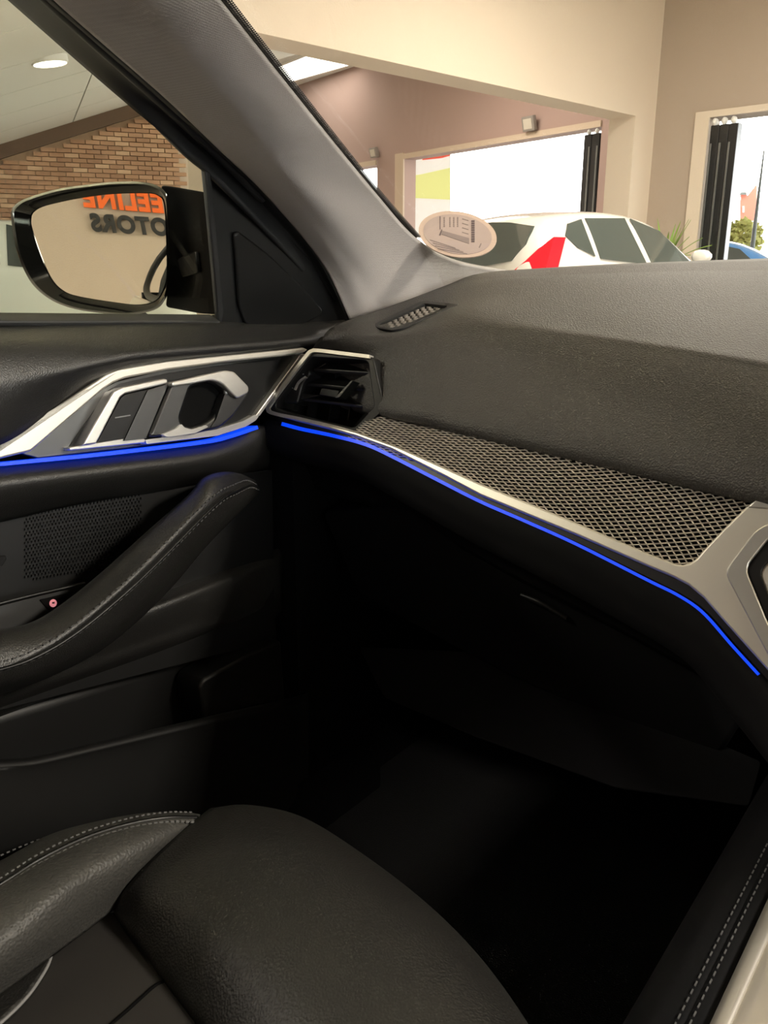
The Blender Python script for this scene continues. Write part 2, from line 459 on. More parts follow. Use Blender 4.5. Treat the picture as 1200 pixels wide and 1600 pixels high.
def proj(p):
    d = p-CAM; z = d.dot(CF); return 600+FPX*d.dot(CR)/z, 800-FPX*d.dot(CU)/z
for rI in range(72):
    z = 0.05+rI*pl_z
    for c in range(int(bw_len/pl_u)):
        u = 0.13+c*pl_u+(rI % 2)*0.102
        if z+bh/2 > z_rake(u+bl/2)-0.02: continue
        p = BR+b_dir*u+up*z-bn*random.uniform(0.0, 0.008)
        px, py = proj(p)
        edge = (20-px)*0.9+py-0  # below the slanted window edge
        if -12 < px < 300 and 150 < py < 372 and py > (px-20)*0.90-12 and not (45 < px < 255 and py > 304) and nbrick < 300:
            o = link('brick', bme, None, brick_root); o.location = p; nbrick += 1
        else: rest.append((p, b_dir*(bl/2), up*(bh/2), bn*0.03))
o = boxes('brick_courses', rest, 'brick_clay', brick_root); o['kind'] = 'stuff'
# brown cornice and raked boarded ceiling
side = -bn
def rk(u, w, dz=0.0): return BR+b_dir*u+up*(z_rake(u)+dz)+side*w
cs = [rk(-0.1, 0.0, -0.02), rk(bw_len, 0.0, -0.02), rk(bw_len, 0.0, 0.16), rk(-0.1, 0.0, 0.16)]
vs = cs+[c+side*0.10 for c in cs]
mesh('trim_3', vs, [(0, 1, 2, 3), (7, 6, 5, 4), (0, 4, 5, 1), (1, 5, 6, 2), (2, 6, 7, 3), (3, 7, 4, 0)], 'cornice_brown', None, smooth=False)['kind'] = SETTING
rc_root = thing('ceiling_raked', 'pale raked ceiling of wide boards above the brick wall', 'ceiling'); rc_root['kind'] = SETTING; del rc_root['category']
W0, nb = 1.25, 7
for i in range(nb):
    a, b = i*W0+0.008, (i+1)*W0-0.008
    for (ua, ub) in ((-2.4, 1.6), (1.615, 5.2), (5.215, 9.0), (9.015, 16.0)):
        c0 = [rk(ua, a, 0.16), rk(ub, a, 0.16), rk(ub, b, 0.16), rk(ua, b, 0.16)]
        vs = c0+[c+up*0.04 for c in c0]
        mesh('ceiling_board', vs, [(0, 1, 2, 3), (7, 6, 5, 4), (0, 4, 5, 1), (1, 5, 6, 2), (2, 6, 7, 3), (3, 7, 4, 0)], 'ceiling_board', rc_root, smooth=False)
c0 = [rk(-2.4, 0, 0.21), rk(16, 0, 0.21), rk(16, nb*W0, 0.21), rk(-2.4, nb*W0, 0.21)]
vs = c0+[c+up*0.04 for c in c0]
mesh('seam_backing', vs, [(0, 1, 2, 3), (7, 6, 5, 4), (0, 4, 5, 1), (1, 5, 6, 2), (2, 6, 7, 3), (3, 7, 4, 0)], 'ceiling_seam', rc_root, smooth=False)
rkn = (rk(1, 0)-rk(0, 0)).cross(side).normalized()
if rkn.z > 0: rkn = -rkn
rake_pl = Plane(rk(0, 0, 0.16), rkn)
# round downlight in the raked ceiling
def disc_loop(c, n, r, k=28):
    a = n.orthogonal().normalized(); b = n.cross(a)
    return [c+(a*math.cos(2*math.pi*j/k)+b*math.sin(2*math.pi*j/k))*r for j in range(k)]
dl = thing('downlight', 'round glowing downlight set in the raked ceiling', 'ceiling light')
c = rake_pl.at(77, 93)
rl = (c-CAM).length*21/FPX; rkn = (rkn+V((0, 0, -1.2))).normalized(); c = c-up*0.01
ring_mesh('rim', [disc_loop(c-rkn*0.12, rkn, rl*1.12), disc_loop(c+rkn*0.012, rkn, rl*1.12), disc_loop(c+rkn*0.03, rkn, rl*1.06), disc_loop(c+rkn*0.03, rkn, rl), disc_loop(c-rkn*0.12, rkn, rl)], 'lamp_rim', dl, close=True)
ring_mesh('diffuser', [disc_loop(c+rkn*0.010, rkn, rl), disc_loop(c+rkn*0.022, rkn, rl*0.98)], 'lamp_panel', dl, cap_first=True, cap_last=True)
# walls that close the hall, out of view or hidden behind the pillar
e_far = Q+B_DIR*20.5
vwall('wall_left', BR, e_far, 0, ROOF, 'plaster_cream', 0.2, -CR)
r_end = K-D_DIR*13.0
# panel light in the hall ceiling behind the beam
hall_lamp = thing('ceiling_panel_light', 'large bright panel light on the ceiling behind the beam', 'ceiling light')
pz = Plane((0, 0, ROOF-0.03), (0, 0, -1))
prism('diffuser', [(424, 110), (487, 85), (550, 101), (447, 130)], pz, 0.0, -0.02, 'lamp_panel', hall_lamp, r=4)
frame('frame', [(418, 110), (487, 82), (555, 101), (447, 132)], [(424, 110), (487, 85), (550, 101), (447, 130)], pz, 0.02, -0.03, 'lamp_rim', hall_lamp, r=3)
# two square floodlights on the far wall
def spot(px, py, s, label):
    root = thing('wall_floodlight', label, 'floodlight', group='floodlights on the far wall')
    c = far.at(px, py); f = -fn; w = B_DIR
    tiltf = (f-up*0.25).normalized(); tu = tiltf.cross(w).normalized()
    boxes('bracket', [(c+f*0.04, w*s*0.25, up*s*0.3, f*0.05)], 'lamp_housing', root, 0.005)
    boxes('housing', [(c+f*0.13, w*s, tu*s*0.85, tiltf*0.05)], 'lamp_housing', root, 0.02)
    boxes('lens', [(c+f*0.13+tiltf*0.048, w*s*0.68, tu*s*0.58, tiltf*0.008)], 'lamp_lens', root, 0.004)
spot(591, 239, 0.14, 'small square floodlight above the narrow window of the far wall')
spot(834, 194, 0.165, 'square grey floodlight above the wide far opening')
# invented fixtures, out of view, added to carry the overhead fill lights
for i, ((lx, ly), pw) in enumerate(FILL_LAMPS):
    rt = thing('fill_fixture', 'white rectangular fixture added unseen to carry a fill light above '+('the side windows', 'the white hatchback', 'the floor behind the driver seat', 'the floor before the lettered sign')[i], 'ceiling light', group='added fill light fixtures')
    abox('tray', (lx-0.85, ly-0.5, FILL_Z+0.02), (lx+0.85, ly+0.5, FILL_Z+0.08), 'lamp_rim', rt)
    abox('hanger', (lx-0.01, ly-0.01, FILL_Z+0.08), (lx+0.01, ly+0.01, ROOF), 'lamp_rim', rt)

# =================================================================== CARS IN THE SHOWROOM
def build_car(name, label, paint, O, fwd, st, windows, rear_win=None, tail=None, scale=1.0, group=None, mirror_l=2.36, hw_wheel=0.72, wheels=(0.62, 3.1)):
    root = thing(name, label, 'car', group=group)
    fwd = fwd.normalized(); rgt = V((fwd.y, -fwd.x, 0))
    def P(l, s, h): return O+(fwd*l+rgt*s+up*h)*scale
    def sec(x):
        l, hb, hk, hr, w, wr = x
        half = [(0, hb), (w*0.88, hb), (w*1.0, hb+(hk-hb)*0.35), (w*1.02, hb+(hk-hb)*0.72), (w, hk), (w*0.42+wr*0.58, hk+(hr-0.05-hk)*0.6), (wr, hr-0.05), (wr*0.82, hr-0.008), (wr*0.4, hr+0.012), (0, hr+0.018)]
        return [P(l, s, h) for s, h in half]+[P(l, -s, h) for s, h in half[-2:0:-1]]
    loops = [sec(x) for x in st]
    o = ring_mesh('body', loops, paint, root, cap_first=True, cap_last=True, angle=80)
    sb = o.modifiers.new('sub', 'SUBSURF'); sb.levels = 2; sb.render_levels = 2
    def at_l(l):
        for a, b in zip(st, st[1:]):
            if a[0] <= l <= b[0]:
                f = (l-a[0])/(b[0]-a[0]); return [a[i]*(1-f)+b[i]*f for i in range(6)]
        return list(st[-1])
    def glass(nm, poly, sgn, mt='car_window', off=0.012, th=0.02):
        vs = []
        for l, f in poly:
            x = at_l(l); h = x[2]+(x[3]-0.05-x[2])*f
            s = (x[4]+(x[5]-x[4])*f)
            vs.append((P(l, sgn*(s+off), h), P(l, sgn*(s+off-th), h)))
        n = len(vs); V_ = [a for a, b in vs]+[b for a, b in vs]
        return mesh(nm, V_, [tuple(range(n)), tuple(range(2*n-1, n-1, -1))]+[(i, (i+1) % n, (i+1) % n+n, i+n) for i in range(n)], mt, root, angle=30)
    for sgn in (1, -1):
        for w in windows: glass('side_window', w, sgn)
    # windscreen
    def l_of_h(h, lo=True):
        S = st if lo else st[::-1]
        for a, b in zip(S, S[1:]):
            if a[3] <= h <= b[3]: f = (h-a[3])/(b[3]-a[3]); return a[0]*(1-f)+b[0]*f
        return S[0][0]
    def end_poly(nm, poly, lo, off, mt, th=0.03, bend=0.09):
        vs = []
        for s, h in poly:
            l = l_of_h(h, lo)+(bend*(s/0.7)**2 if lo else -bend*(s/0.7)**2); d = -1 if lo else 1
            vs.append((P(l+d*off, s, h), P(l+d*(off-th), s, h)))
        n = len(vs); V_ = [a for a, b in vs]+[b for a, b in vs]
        return mesh(nm, V_, [tuple(range(n)), tuple(range(2*n-1, n-1, -1))]+[(i, (i+1) % n, (i+1) % n+n, i+n) for i in range(n)], mt, root, angle=30)
    end_poly('front_window', [(-0.56, 1.0), (-0.3, 1.0), (0, 1.0), (0.3, 1.0), (0.56, 1.0), (0.50, 1.2), (0.46, 1.34), (0.2, 1.38), (-0.2, 1.38), (-0.46, 1.34), (-0.50, 1.2)], False, 0.02, 'car_window')
    if rear_win: end_poly('rear_window', rear_win, True, 0.045, 'car_window')
    if tail:
        for sgn in (1, -1):
            end_poly('tail_lamp', [(sgn*s, h) for s, h in tail], True, 0.05, 'tail_red', 0.16, 0.10)
    for l in wheels:
        for sgn in (1, -1):
            k = 28; c = P(l, sgn*hw_wheel, 0.305); ax = rgt*sgn
            def lp(r, d): return [c+(fwd*math.cos(2*math.pi*j/k)+up*math.sin(2*math.pi*j/k))*r*scale+ax*d*scale for j in range(k)]
            w = ring_mesh('wheel', [lp(0.2, -0.1), lp(0.29, -0.1), lp(0.305, -0.06), lp(0.305, 0.08), lp(0.28, 0.115), lp(0.205, 0.11)], 'tyre', root, cap_first=True)
            ring_mesh('hub', [lp(0.205, 0.10), lp(0.19, 0.08), lp(0.06, 0.10), lp(0.02, 0.11)], 'alloy', w, cap_last=True)
    for sgn in (1, -1):
        x = at_l(mirror_l); c = P(mirror_l, sgn*(x[4]+0.12), x[2]+0.19)
        loops = []
        for d, r in ((-0.07, 0.6), (-0.055, 0.95), (0.0, 1.0), (0.05, 0.75), (0.075, 0.3)):
            loops.append([c+fwd*d*scale+(rgt*sgn*math.cos(a)*0.10+up*(math.sin(a)*0.07))*r*scale for a in [2*math.pi*j/14 for j in range(14)]])
        ring_mesh('wing_mirror', loops, paint, root, cap_first=True, cap_last=True, angle=70)
        tube('mirror_arm', [P(mirror_l, sgn*(x[4]-0.03), x[2]+0.03), P(mirror_l, sgn*(x[4]+0.07), x[2]+0.16)], 0.025*scale, 'car_interior', root, n=4)
    return root, P
SIDEWIN = [[(0.60, 0.66), (0.70, 0.42), (0.90, 0.26), (0.90, 0.95), (0.70, 0.88)], [(0.97, 0.22), (1.66, 0.16), (1.56, 0.985), (0.97, 0.96)], [(1.76, 0.15), (2.62, 0.12), (2.40, 0.58), (2.12, 0.92), (1.66, 0.985)]]
HATCH = [(0.00, .36, .62, .70, .62, .50), (0.05, .26, .82, .94, .76, .62), (0.16, .22, .95, 1.18, .82, .63), (0.36, .2, .99, 1.40, .85, .60), (0.62, .2, .985, 1.485, .86, .585),
         (1.2, .2, .965, 1.53, .865, .585), (1.75, .2, .945, 1.515, .865, .58), (2.15, .2, .925, 1.44, .865, .58), (2.5, .2, .91, 1.27, .86, .59), (2.82, .2, .905, 1.07, .85, .61), (3.02, .2, .90, .97, .84, .63),
         (3.4, .2, .84, .89, .81, .60), (3.72, .22, .74, .78, .74, .5), (3.88, .3, .60, .66, .6, .4)]
hatch_fwd = heading(52)
hatch_O = hd(814, 415, 7.6); hatch_O.z = GZ
hatch_O = hatch_O - V((hatch_fwd.y, -hatch_fwd.x, 0))*0.72
hatch, hP = build_car('hatchback', 'white hatchback with a tall red tail lamp parked before the beam', 'car_white', hatch_O, hatch_fwd, HATCH,
    SIDEWIN,
    rear_win=[(-0.50, 1.06), (-0.25, 1.02), (0, 1.01), (0.25, 1.02), (0.50, 1.06), (0.57, 1.2), (0.53, 1.36), (0.25, 1.40), (0, 1.41), (-0.25, 1.40), (-0.53, 1.36), (-0.57, 1.2)],
    tail=[(0.56, 0.98), (0.56, 0.80), (0.84, 0.80), (0.85, 1.0), (0.80, 1.26), (0.72, 1.16), (0.64, 1.06)])
# pale car behind the door mirror
SEDAN = HATCH
pale_fwd = heading(97)
pale_O = hd(70, 440, 10.2); pale_O.z = GZ
pale_O = pale_O - pale_fwd*2.15 - V((pale_fwd.y, -pale_fwd.x, 0))*0.8
pale, pP = build_car('parked_car', 'pale pearl car parked side on behind the black door mirror', 'car_pearl', pale_O, pale_fwd, SEDAN,
    SIDEWIN)

# potted palm near the corner
pot_c = hd(1037, 420, 12.0); pot_c.z = GZ
palm = thing('potted_palm', 'green spiky palm in a pot by the corner of the walls', 'plant')
k = 24
def ploop(r, z): return [pot_c+V((math.cos(2*math.pi*j/k)*r, math.sin(2*math.pi*j/k)*r, z)) for j in range(k)]
ring_mesh('pot', [ploop(0.16, 0), ploop(0.24, 0.36), ploop(0.26, 0.38), ploop(0.26, 0.44), ploop(0.22, 0.44), ploop(0.2, 0.38)], 'terracotta', palm, cap_first=True, cap_last=True)
tube('trunk', [pot_c+up*0.36, pot_c+V((0.02, 0, 0.7)), pot_c+up*1.02], 0.045, 'terracotta', palm, n=8)
for i in range(26):
    az_, el = 2*math.pi*i/26*2.618, rad(random.uniform(18, 82)); L = random.uniform(0.55, 0.8)
    hdir = V((math.cos(az_), math.sin(az_), 0)); vs = []; fs = []
    for q in range(7):
        f = q/6; c = pot_c+up*1.0+hdir*(math.cos(el)*L*f)+up*(math.sin(el)*L*f-0.22*f*f*math.cos(el)); w = 0.028*(1-f)**0.6*min(1, 0.4+3*f)+0.002
        s = hdir.cross(up)
        vs += [c-s*w, c+up*0.008, c+s*w, c-up*0.004]
    for q in range(6):
        for j in range(4): fs.append((q*4+j, q*4+(j+1) % 4, q*4+4+(j+1) % 4, q*4+4+j))
    mesh('leaf', vs, fs, 'leaf_green', palm)

# =================================================================== OUTSIDE THE OPENINGS
g = abox('ground', (-60, -40, -0.30), (60, 90, -0.21), 'asphalt'); g['kind'] = SETTING
c = far.at(680, 290, 0); 
bb = hd(673, 290, 31.0); 
bd = heading(90)
bb_root = thing('billboard', 'white billboard with a lime green patch and red top outside the far opening', 'billboard')
pb = Plane(hd(673, 290, 31), -heading(4))
prism('board', [(616, 225), (704, 225), (704, 372), (616, 372)], pb, 0, -0.08, 'board_white', bb_root)
prism('lime_patch', [(642, 275), (660, 272), (704, 262), (704, 312), (642, 309)], pb, 0.02, 0, 'board_lime', bb_root)
prism('red_band', [(660, 232), (704, 226), (704, 243), (690, 247), (660, 250)], pb, 0.02, 0, 'board_red', bb_root)
for px in (625, 695):
    p = pb.at(px, 372, -0.04); abox('post', (p.x-0.05, p.y-0.05, -0.21), (p.x+0.05, p.y+0.05, p.z), 'post_grey', bb_root)
# red building, shrub, blue car, post seen through the near doorway
pr = Plane(hd(1160, 330, 36), -heading(24))
rb = thing('red_building', 'red gabled building far outside the near doorway', 'building')
prism('wall', [(1156, 318), (1158, 303), (1166, 303), (1166, 308), (1182, 288), (1182, 345), (1156, 345)], pr, 0, -4.0, 'building_red', rb)
prism('parapet', [(1155, 304), (1158, 300), (1166, 300), (1166, 304)], pr, 0.1, -4.0, 'post_grey', rb)
prism('window', [(1160, 322), (1163, 322), (1163, 332), (1160, 332)], pr, 0.05, -0.1, 'board_white', rb)
prism('ground_floor', [(1150, 345), (1186, 345), (1186, 420), (1150, 420)], pr, 0, -4.0, 'board_white', rb)
sh_c = hd(1160, 368, 24); sh = thing('shrub', 'yellow green shrub outside the near doorway', 'shrub')
vs, fs = [], []
rr = random.Random(3)
for i in range(900):
    a, b_, r_ = rr.uniform(0, 2*math.pi), rr.uniform(-1, 1), rr.uniform(0.55, 1.0)
    s = math.sqrt(1-b_*b_)
    c = sh_c+V((s*math.cos(a)*0.52*r_, s*math.sin(a)*0.52*r_, b_*0.50*r_-0.1))
    d1 = V((rr.uniform(-1, 1), rr.uniform(-1, 1), rr.uniform(-1, 1))).normalized()*0.1; d2 = d1.orthogonal().normalized()*0.05
    q = len(vs); vs += [c-d1, c+d2, c+d1, c-d2]; fs.append((q, q+1, q+2, q+3))
mesh('foliage', vs, fs, 'shrub_green', sh)
tube('stem', [V((sh_c.x, sh_c.y, GZ)), sh_c-up*0.3], 0.05, 'terracotta', sh, n=6)
bc_fwd = heading(115)
bc_O = hd(1150, 400, 15.0); bc_O.z = GZ; bc_O -= bc_fwd*1.9
build_car('blue_car', 'blue car parked outside the near doorway', 'car_blue', bc_O, bc_fwd, HATCH,
    SIDEWIN, scale=0.93)
pc_ = hd(1186, 300, 17)
fp = thing('street_post', 'thin dark tapering post outside the near doorway', 'post')
tube('shaft', [V((pc_.x, pc_.y, GZ)), V((pc_.x, pc_.y, 1.6)), V((pc_.x, pc_.y, hd(1197, 235, 17).z))], lambda t: 0.055*(1-t)+0.012, 'post_grey', fp, n=12)
tube('foot', [V((pc_.x, pc_.y, GZ)), V((pc_.x, pc_.y, GZ+0.1))], 0.11, 'post_grey', fp, n=3, k=12)
# =================================================================== THE CAR WE SIT IN
ZR = EYE                                           # heights below are given from the eye: z = ZR + dz
def rowx(P):                                       # [(px, py, x)] -> points at those lateral planes of the car
    return [onx(*p) for p in P]
def rowy(P): return [ony(*p) for p in P]
def rowz(P): return [onz(p[0], p[1], ZR+p[2]) for p in P]
DOORP = Plane((-0.79, 0.6, 0.95), (1, -0.02, 0.15))
DASHP = Plane((-0.5, 0.78, 0.97), (0, -1, 0.5))
GLP = Plane((-0.845, 0.6, 1.09), (1, 0, -0.42))    # side glass leans inwards at the top

# ---------------------------------------------------------------- body shell
body = thing('cabin_shell', 'dark cabin shell of the car with headliner, floor and footwell', 'car body')
own_q = []
# door side -------------------------------------------------------
door = thing('door_trim', 'black leather car door panel with silver trim and a blue light line', 'car door')
loft('upper_pad', [rowx([(-160, 505, -.848), (0, 505, -.848), (180, 505, -.848), (345, 505, -.848), (420, 508, -.848), (520, 500, -.85)]),
                   rowx([(-160, 525, -.826), (0, 522, -.826), (180, 518, -.826), (350, 515, -.826), (450, 512, -.83), (532, 502, -.838)]),
                   rowx([(-160, 552, -.800), (0, 545, -.800), (170, 540, -.800), (350, 533, -.802), (450, 526, -.81), (538, 504, -.83)]),
                   rowx([(-160, 610, -.785), (0, 585, -.785), (90, 576, -.785), (161, 563, -.786), (225, 553, -.787), (350, 543, -.79), (450, 535, -.797), (500, 526, -.81), (540, 507, -.826)]),
                   rowx([(-160, 660, -.782), (0, 620, -.782), (80, 595, -.786), (161, 571, -.79), (225, 559, -.792), (350, 549, -.797), (450, 541, -.803), (500, 532, -.815), (541, 510, -.83)]),
                   rowx([(-160, 745, -.785), (0, 692, -.79), (75, 640, -.80), (150, 592, -.81), (262, 563, -.815), (350, 554, -.815), (450, 546, -.82), (500, 536, -.83), (541, 514, -.84)])],
     70, 26, 'door_leather', door, 0.008)
# silver accent strip
prism('accent_strip', [(-70, 748), (0, 699), (75, 645), (150, 596), (166, 585), (184, 577), (262, 563.5), (350, 555), (450, 545.6), (474, 542.8), (482, 546), (474, 552.5), (450, 555.5), (350, 566), (262, 578), (196, 591), (178, 598), (161, 609), (49, 705), (0, 717), (-70, 733)],
      DOORP, 0.006, -0.016, 'satin_metal', door, bev=0.0022, seg=3)
# dark satin trim panel around the handle
prism('trim_panel', [(30, 708), (161, 607), (180, 596), (262, 576), (350, 564), (450, 553), (474, 551), (452, 580), (404, 648), (385, 664), (320, 684), (200, 700), (60, 716)], DOORP, -0.008, -0.02, 'satin_metal_dark', door, bev=0.001)
prism('handle_recess', [(104, 703), (128, 668), (170, 609), (188, 599), (262, 583), (350, 570), (458, 556), (448, 580), (402, 646), (382, 660), (320, 676), (226, 690)], DOORP, -0.0072, -0.018, 'black_satin', door, r=4, bev=0.001)
# thin chrome edge next to the dash and lower chrome sill
prism('trim_edge', [(470, 553), (477, 553), (406, 650), (399, 650)], DOORP, 0.002, -0.014, 'bright_metal', door, bev=0.001)
prism('trim_sill', [(227, 687), (337, 671), (380, 658), (398, 648), (405, 650), (400, 657), (384, 667), (340, 681), (229, 694)], DOORP, 0.004, -0.012, 'bright_metal', door, r=2, bev=0.0012)
prism('trim_sill', [(108, 699), (129, 695.5), (191, 685), (224, 684), (228, 687), (226, 692), (109, 704)], DOORP, 0.004, -0.012, 'bright_metal', door, bev=0.001)
# lock switch
lock = prism('lock_frame', [(129, 696), (142, 672), (172, 621, 0), (178, 612), (192, 605), (257, 591.5), (262, 593), (262, 599), (196, 615), (188, 621), (151, 693)], DOORP, 0.010, -0.012, 'bright_metal', door, bev=0.0016, seg=3)
prism('lock_button', [(152, 691), (189, 622), (196, 616.5), (234, 608), (197, 685)], DOORP, 0.005, -0.012, 'black_satin', lock, r=2, bev=0.001)
prism('button_mark', [(180, 652), (204, 648), (204, 649.6), (180, 653.6)], DOORP, 0.0058, 0.004, 'white_mark', lock)
prism('switch_bar', [(194, 689), (231, 609.5), (263, 600), (228, 685)], DOORP, 0.007, -0.012, 'satin_metal_dark', lock, r=2, bev=0.0015)
# release lever: loop with a finger hole
lever = frame('release_lever', [(233, 683), (269, 596), (276, 594), (352, 579), (368, 582), (389, 605), (389, 616), (366, 650), (345, 668), (300, 679)],
              [(281, 652), (297, 606), (304, 602), (330, 597), (342, 601), (352, 612), (351, 622), (336, 650), (322, 661), (298, 668), (286, 664)], DOORP, 0.010, -0.006, 'satin_metal_dark', door, r=5, n=96, bev=0.003)
prism('lever_grip', [(268, 597), (352, 578.5), (366, 580.5), (389, 604), (389, 613), (372, 623), (366, 618), (350, 602), (342, 597), (330, 594), (300, 600), (270, 604)], DOORP, 0.017, 0.003, 'bright_metal', lever, r=4, bev=0.003, seg=3)
prism('lever_lip', [(253, 679), (276, 670), (284, 662), (288, 668), (300, 671), (322, 664), (326, 667), (305, 677), (262, 683)], DOORP, 0.0135, 0.004, 'bright_metal', lever, r=3, bev=0.0015)
prism('lever_side', [(352, 614), (362, 622), (374, 624), (352, 656), (330, 668), (338, 655)], DOORP, 0.0135, 0.0, 'satin_metal_dark', lever, r=3, bev=0.002)
prism('finger_cup', [(272, 668), (294, 600), (340, 590), (362, 612), (340, 660), (300, 676)], DOORP, -0.002, -0.006, 'mesh_back', lever)
# blue light line
def flat_strip(name, pts, pl, wpx, front, back, m, parent, n=40):
    C = curve([V((p[0], p[1], 0)) for p in pts], n)
    top, bot = [], []
    for i, c in enumerate(C):
        t_ = (C[min(i+1, n-1)]-C[max(i-1, 0)]).normalized(); nn = V((-t_.y, t_.x, 0))
        w = wpx if not callable(wpx) else wpx(i/(n-1))
        top.append((c.x-nn.x*w/2, c.y-nn.y*w/2)); bot.append((c.x+nn.x*w/2, c.y+nn.y*w/2))
    return prism(name, top+bot[::-1], pl, front, back, m, parent)
flat_strip('light_line', [(-70, 733), (0, 725.5), (100, 716), (187, 707), (319, 691), (360, 682), (403, 667.5)], DOORP, 5.6, 0.006, -0.012, 'blue_light', door)
# pad under the light line
loft('lower_pad', [rowx([(-160, 748, -.818), (0, 728, -.818), (187, 710, -.818), (319, 692, -.815), (404, 667, -.81), (416, 662, -.815)]),
                   rowx([(-160, 755, -.798), (0, 735, -.798), (187, 715, -.798), (319, 698, -.798), (404, 674, -.80), (418, 670, -.81)]),
                   rowx([(-160, 785, -.777), (0, 757, -.777), (187, 733, -.778), (319, 717, -.782), (404, 697, -.797), (418, 694, -.808)]),
                   rowx([(-160, 830, -.79), (0, 790, -.79), (120, 765, -.79), (210, 752, -.79), (319, 737, -.795), (404, 722, -.81), (418, 719, -.82)]),
                   rowx([(-160, 850, -.815), (0, 812, -.815), (120, 785, -.815), (210, 770, -.815), (319, 752, -.82), (404, 735, -.83), (418, 730, -.83)])],
     60, 18, 'door_leather', door, 0.006)
# speaker field behind the pull handle
SPKP = Plane((-0.815, 0.5, 0.85), (1, 0, 0.08))
prism('speaker_panel', [(-160, 840), (0, 802), (156, 766), (318, 745), (425, 735), (430, 1000), (-160, 1150)], SPKP, 0.0, -0.012, 'black_plastic', door)
tube('panel_edge', [SPKP.at(*p, 0.004) for p in ((-60, 835), (0, 806), (25, 797), (60, 787), (156, 769), (250, 756), (313, 748))], 0.0022, 'black_satin', door)
items = []
ux = (SPKP.at(110, 850)-SPKP.at(100, 850)).normalized(); uz = SPKP.n.cross(ux).normalized()
for j in range(22):
    for i in range(34):
        px, py = 40+i*5.4+(j % 2)*2.7, 806+j*5.3-i*1.0
        if py > 906-i*0.6 or px+0.9*py > 1010: continue
        items.append((SPKP.at(px, py, 0.001), ux*0.0011, uz*0.0011, SPKP.n*0.0012))
o = boxes('speaker_mesh', items, 'black_plastic', door); o['kind'] = 'stuff'
prism('badge_plate', [(-40, 873), (9, 868), (11, 873), (4, 885), (-40, 889)], SPKP, 0.004, 0, 'black_satin', door, bev=0.001)
# switch panel with a lit red LED
SWP = Plane((-0.78, 0.4, 0.80), (1, 0, 0.25))
prism('switch_panel', [(-160, 980), (0, 945), (132, 912), (138, 915), (120, 950), (60, 990), (-160, 1030)], SWP, 0.0, -0.012, 'black_plastic', door, bev=0.0015)
tube('switch_panel_edge', [SWP.at(*p, 0.001) for p in ((-80, 965), (0, 943), (60, 928), (132, 912))], 0.0022, 'black_satin', door, n=12)
prism('switch_pocket', [(62, 937), (112, 925), (92, 952), (76, 953)], SWP, 0.0012, -0.01, 'mesh_back', door, r=2)
led_c = SWP.at(83, 942.5, 0.003)
led = ring_mesh('indicator_lamp', [disc_loop(led_c, SWP.n, 0.0042, 16), disc_loop(led_c+SWP.n*0.0012, SWP.n, 0.0036, 16)], 'led_red', door, cap_first=True, cap_last=True)
boxes('lamp_symbol', [(led_c+SWP.n*0.0016+uz*0.0005-ux*0.0006, ux*0.0013, uz*0.0009, SWP.n*0.0003)], 'disc_ink', led)
# pull handle: padded bar with a stitched seam
tops = [(396, 752, -.795), (372, 742, -.775), (345, 740, -.76), (318, 750, -.75), (298, 774, -.745), (240, 826, -.735), (160, 898, -.728), (100, 946, -.722), (52, 975, -.72), (0, 987, -.72), (-160, 1010, -.72)]
crown = [(398, 755, -.79), (376, 745, -.765), (352, 745, -.745), (328, 757, -.733), (310, 782, -.727), (254, 838, -.716), (178, 908, -.708), (118, 956, -.702), (58, 990, -.70), (0, 1006, -.70), (-160, 1034, -.70)]
seam = [(400, 760, -.787), (384, 754, -.76), (362, 762, -.738), (340, 773, -.726), (306, 803, -.716), (242, 867, -.704), (189, 917, -.696), (121, 975, -.69), (60, 1015, -.688), (0, 1038, -.688), (-160, 1075, -.688)]
piping = [(401, 763, -.788), (388, 759, -.762), (366, 769, -.74), (345, 780, -.729), (311, 811, -.719), (247, 876, -.706), (194, 926, -.698), (125, 983, -.692), (62, 1022, -.69), (0, 1045, -.69), (-160, 1082, -.69)]
low = [(402, 768, -.792), (392, 772, -.77), (372, 788, -.752), (345, 812, -.742), (312, 845, -.735), (262, 902, -.722), (208, 958, -.712), (145, 1008, -.706), (66, 1048, -.704), (0, 1070, -.704), (-160, 1110, -.704)]
under = [(403, 770, -.80), (394, 778, -.785), (376, 796, -.775), (350, 822, -.768), (318, 855, -.765), (270, 912, -.76), (214, 968, -.755), (150, 1018, -.75), (70, 1058, -.75), (0, 1082, -.75), (-160, 1122, -.75)]
handle, _ = loft('pull_handle', [rowx([(p[0]-3, p[1]+4, p[2]-0.03) for p in tops]), rowx(tops), rowx(crown), rowx(seam), rowx(piping), rowx(low), rowx(under)], 110, 30, 'door_leather', door, 0.004)
stitches('stitching', [p+V((0.0022, 0, 0.001)) for p in rowx([(a[0]-1, a[1]-2, a[2]) for a in seam])], handle, 0.0075, 0.0022, 0.0006, 'thread_dark')
stitches('stitching', [p+V((0.0022, 0, 0.001)) for p in rowx([(a[0]+2, a[1]+4, a[2]) for a in piping])], handle, 0.0075, 0.0022, 0.0006, 'thread_dark')
tube('piping', [p+V((0.002, 0, 0.0)) for p in rowx([(a[0]+0.5, a[1]+0, a[2]) for a in piping])], 0.0017, 'black_satin', handle, n=90)
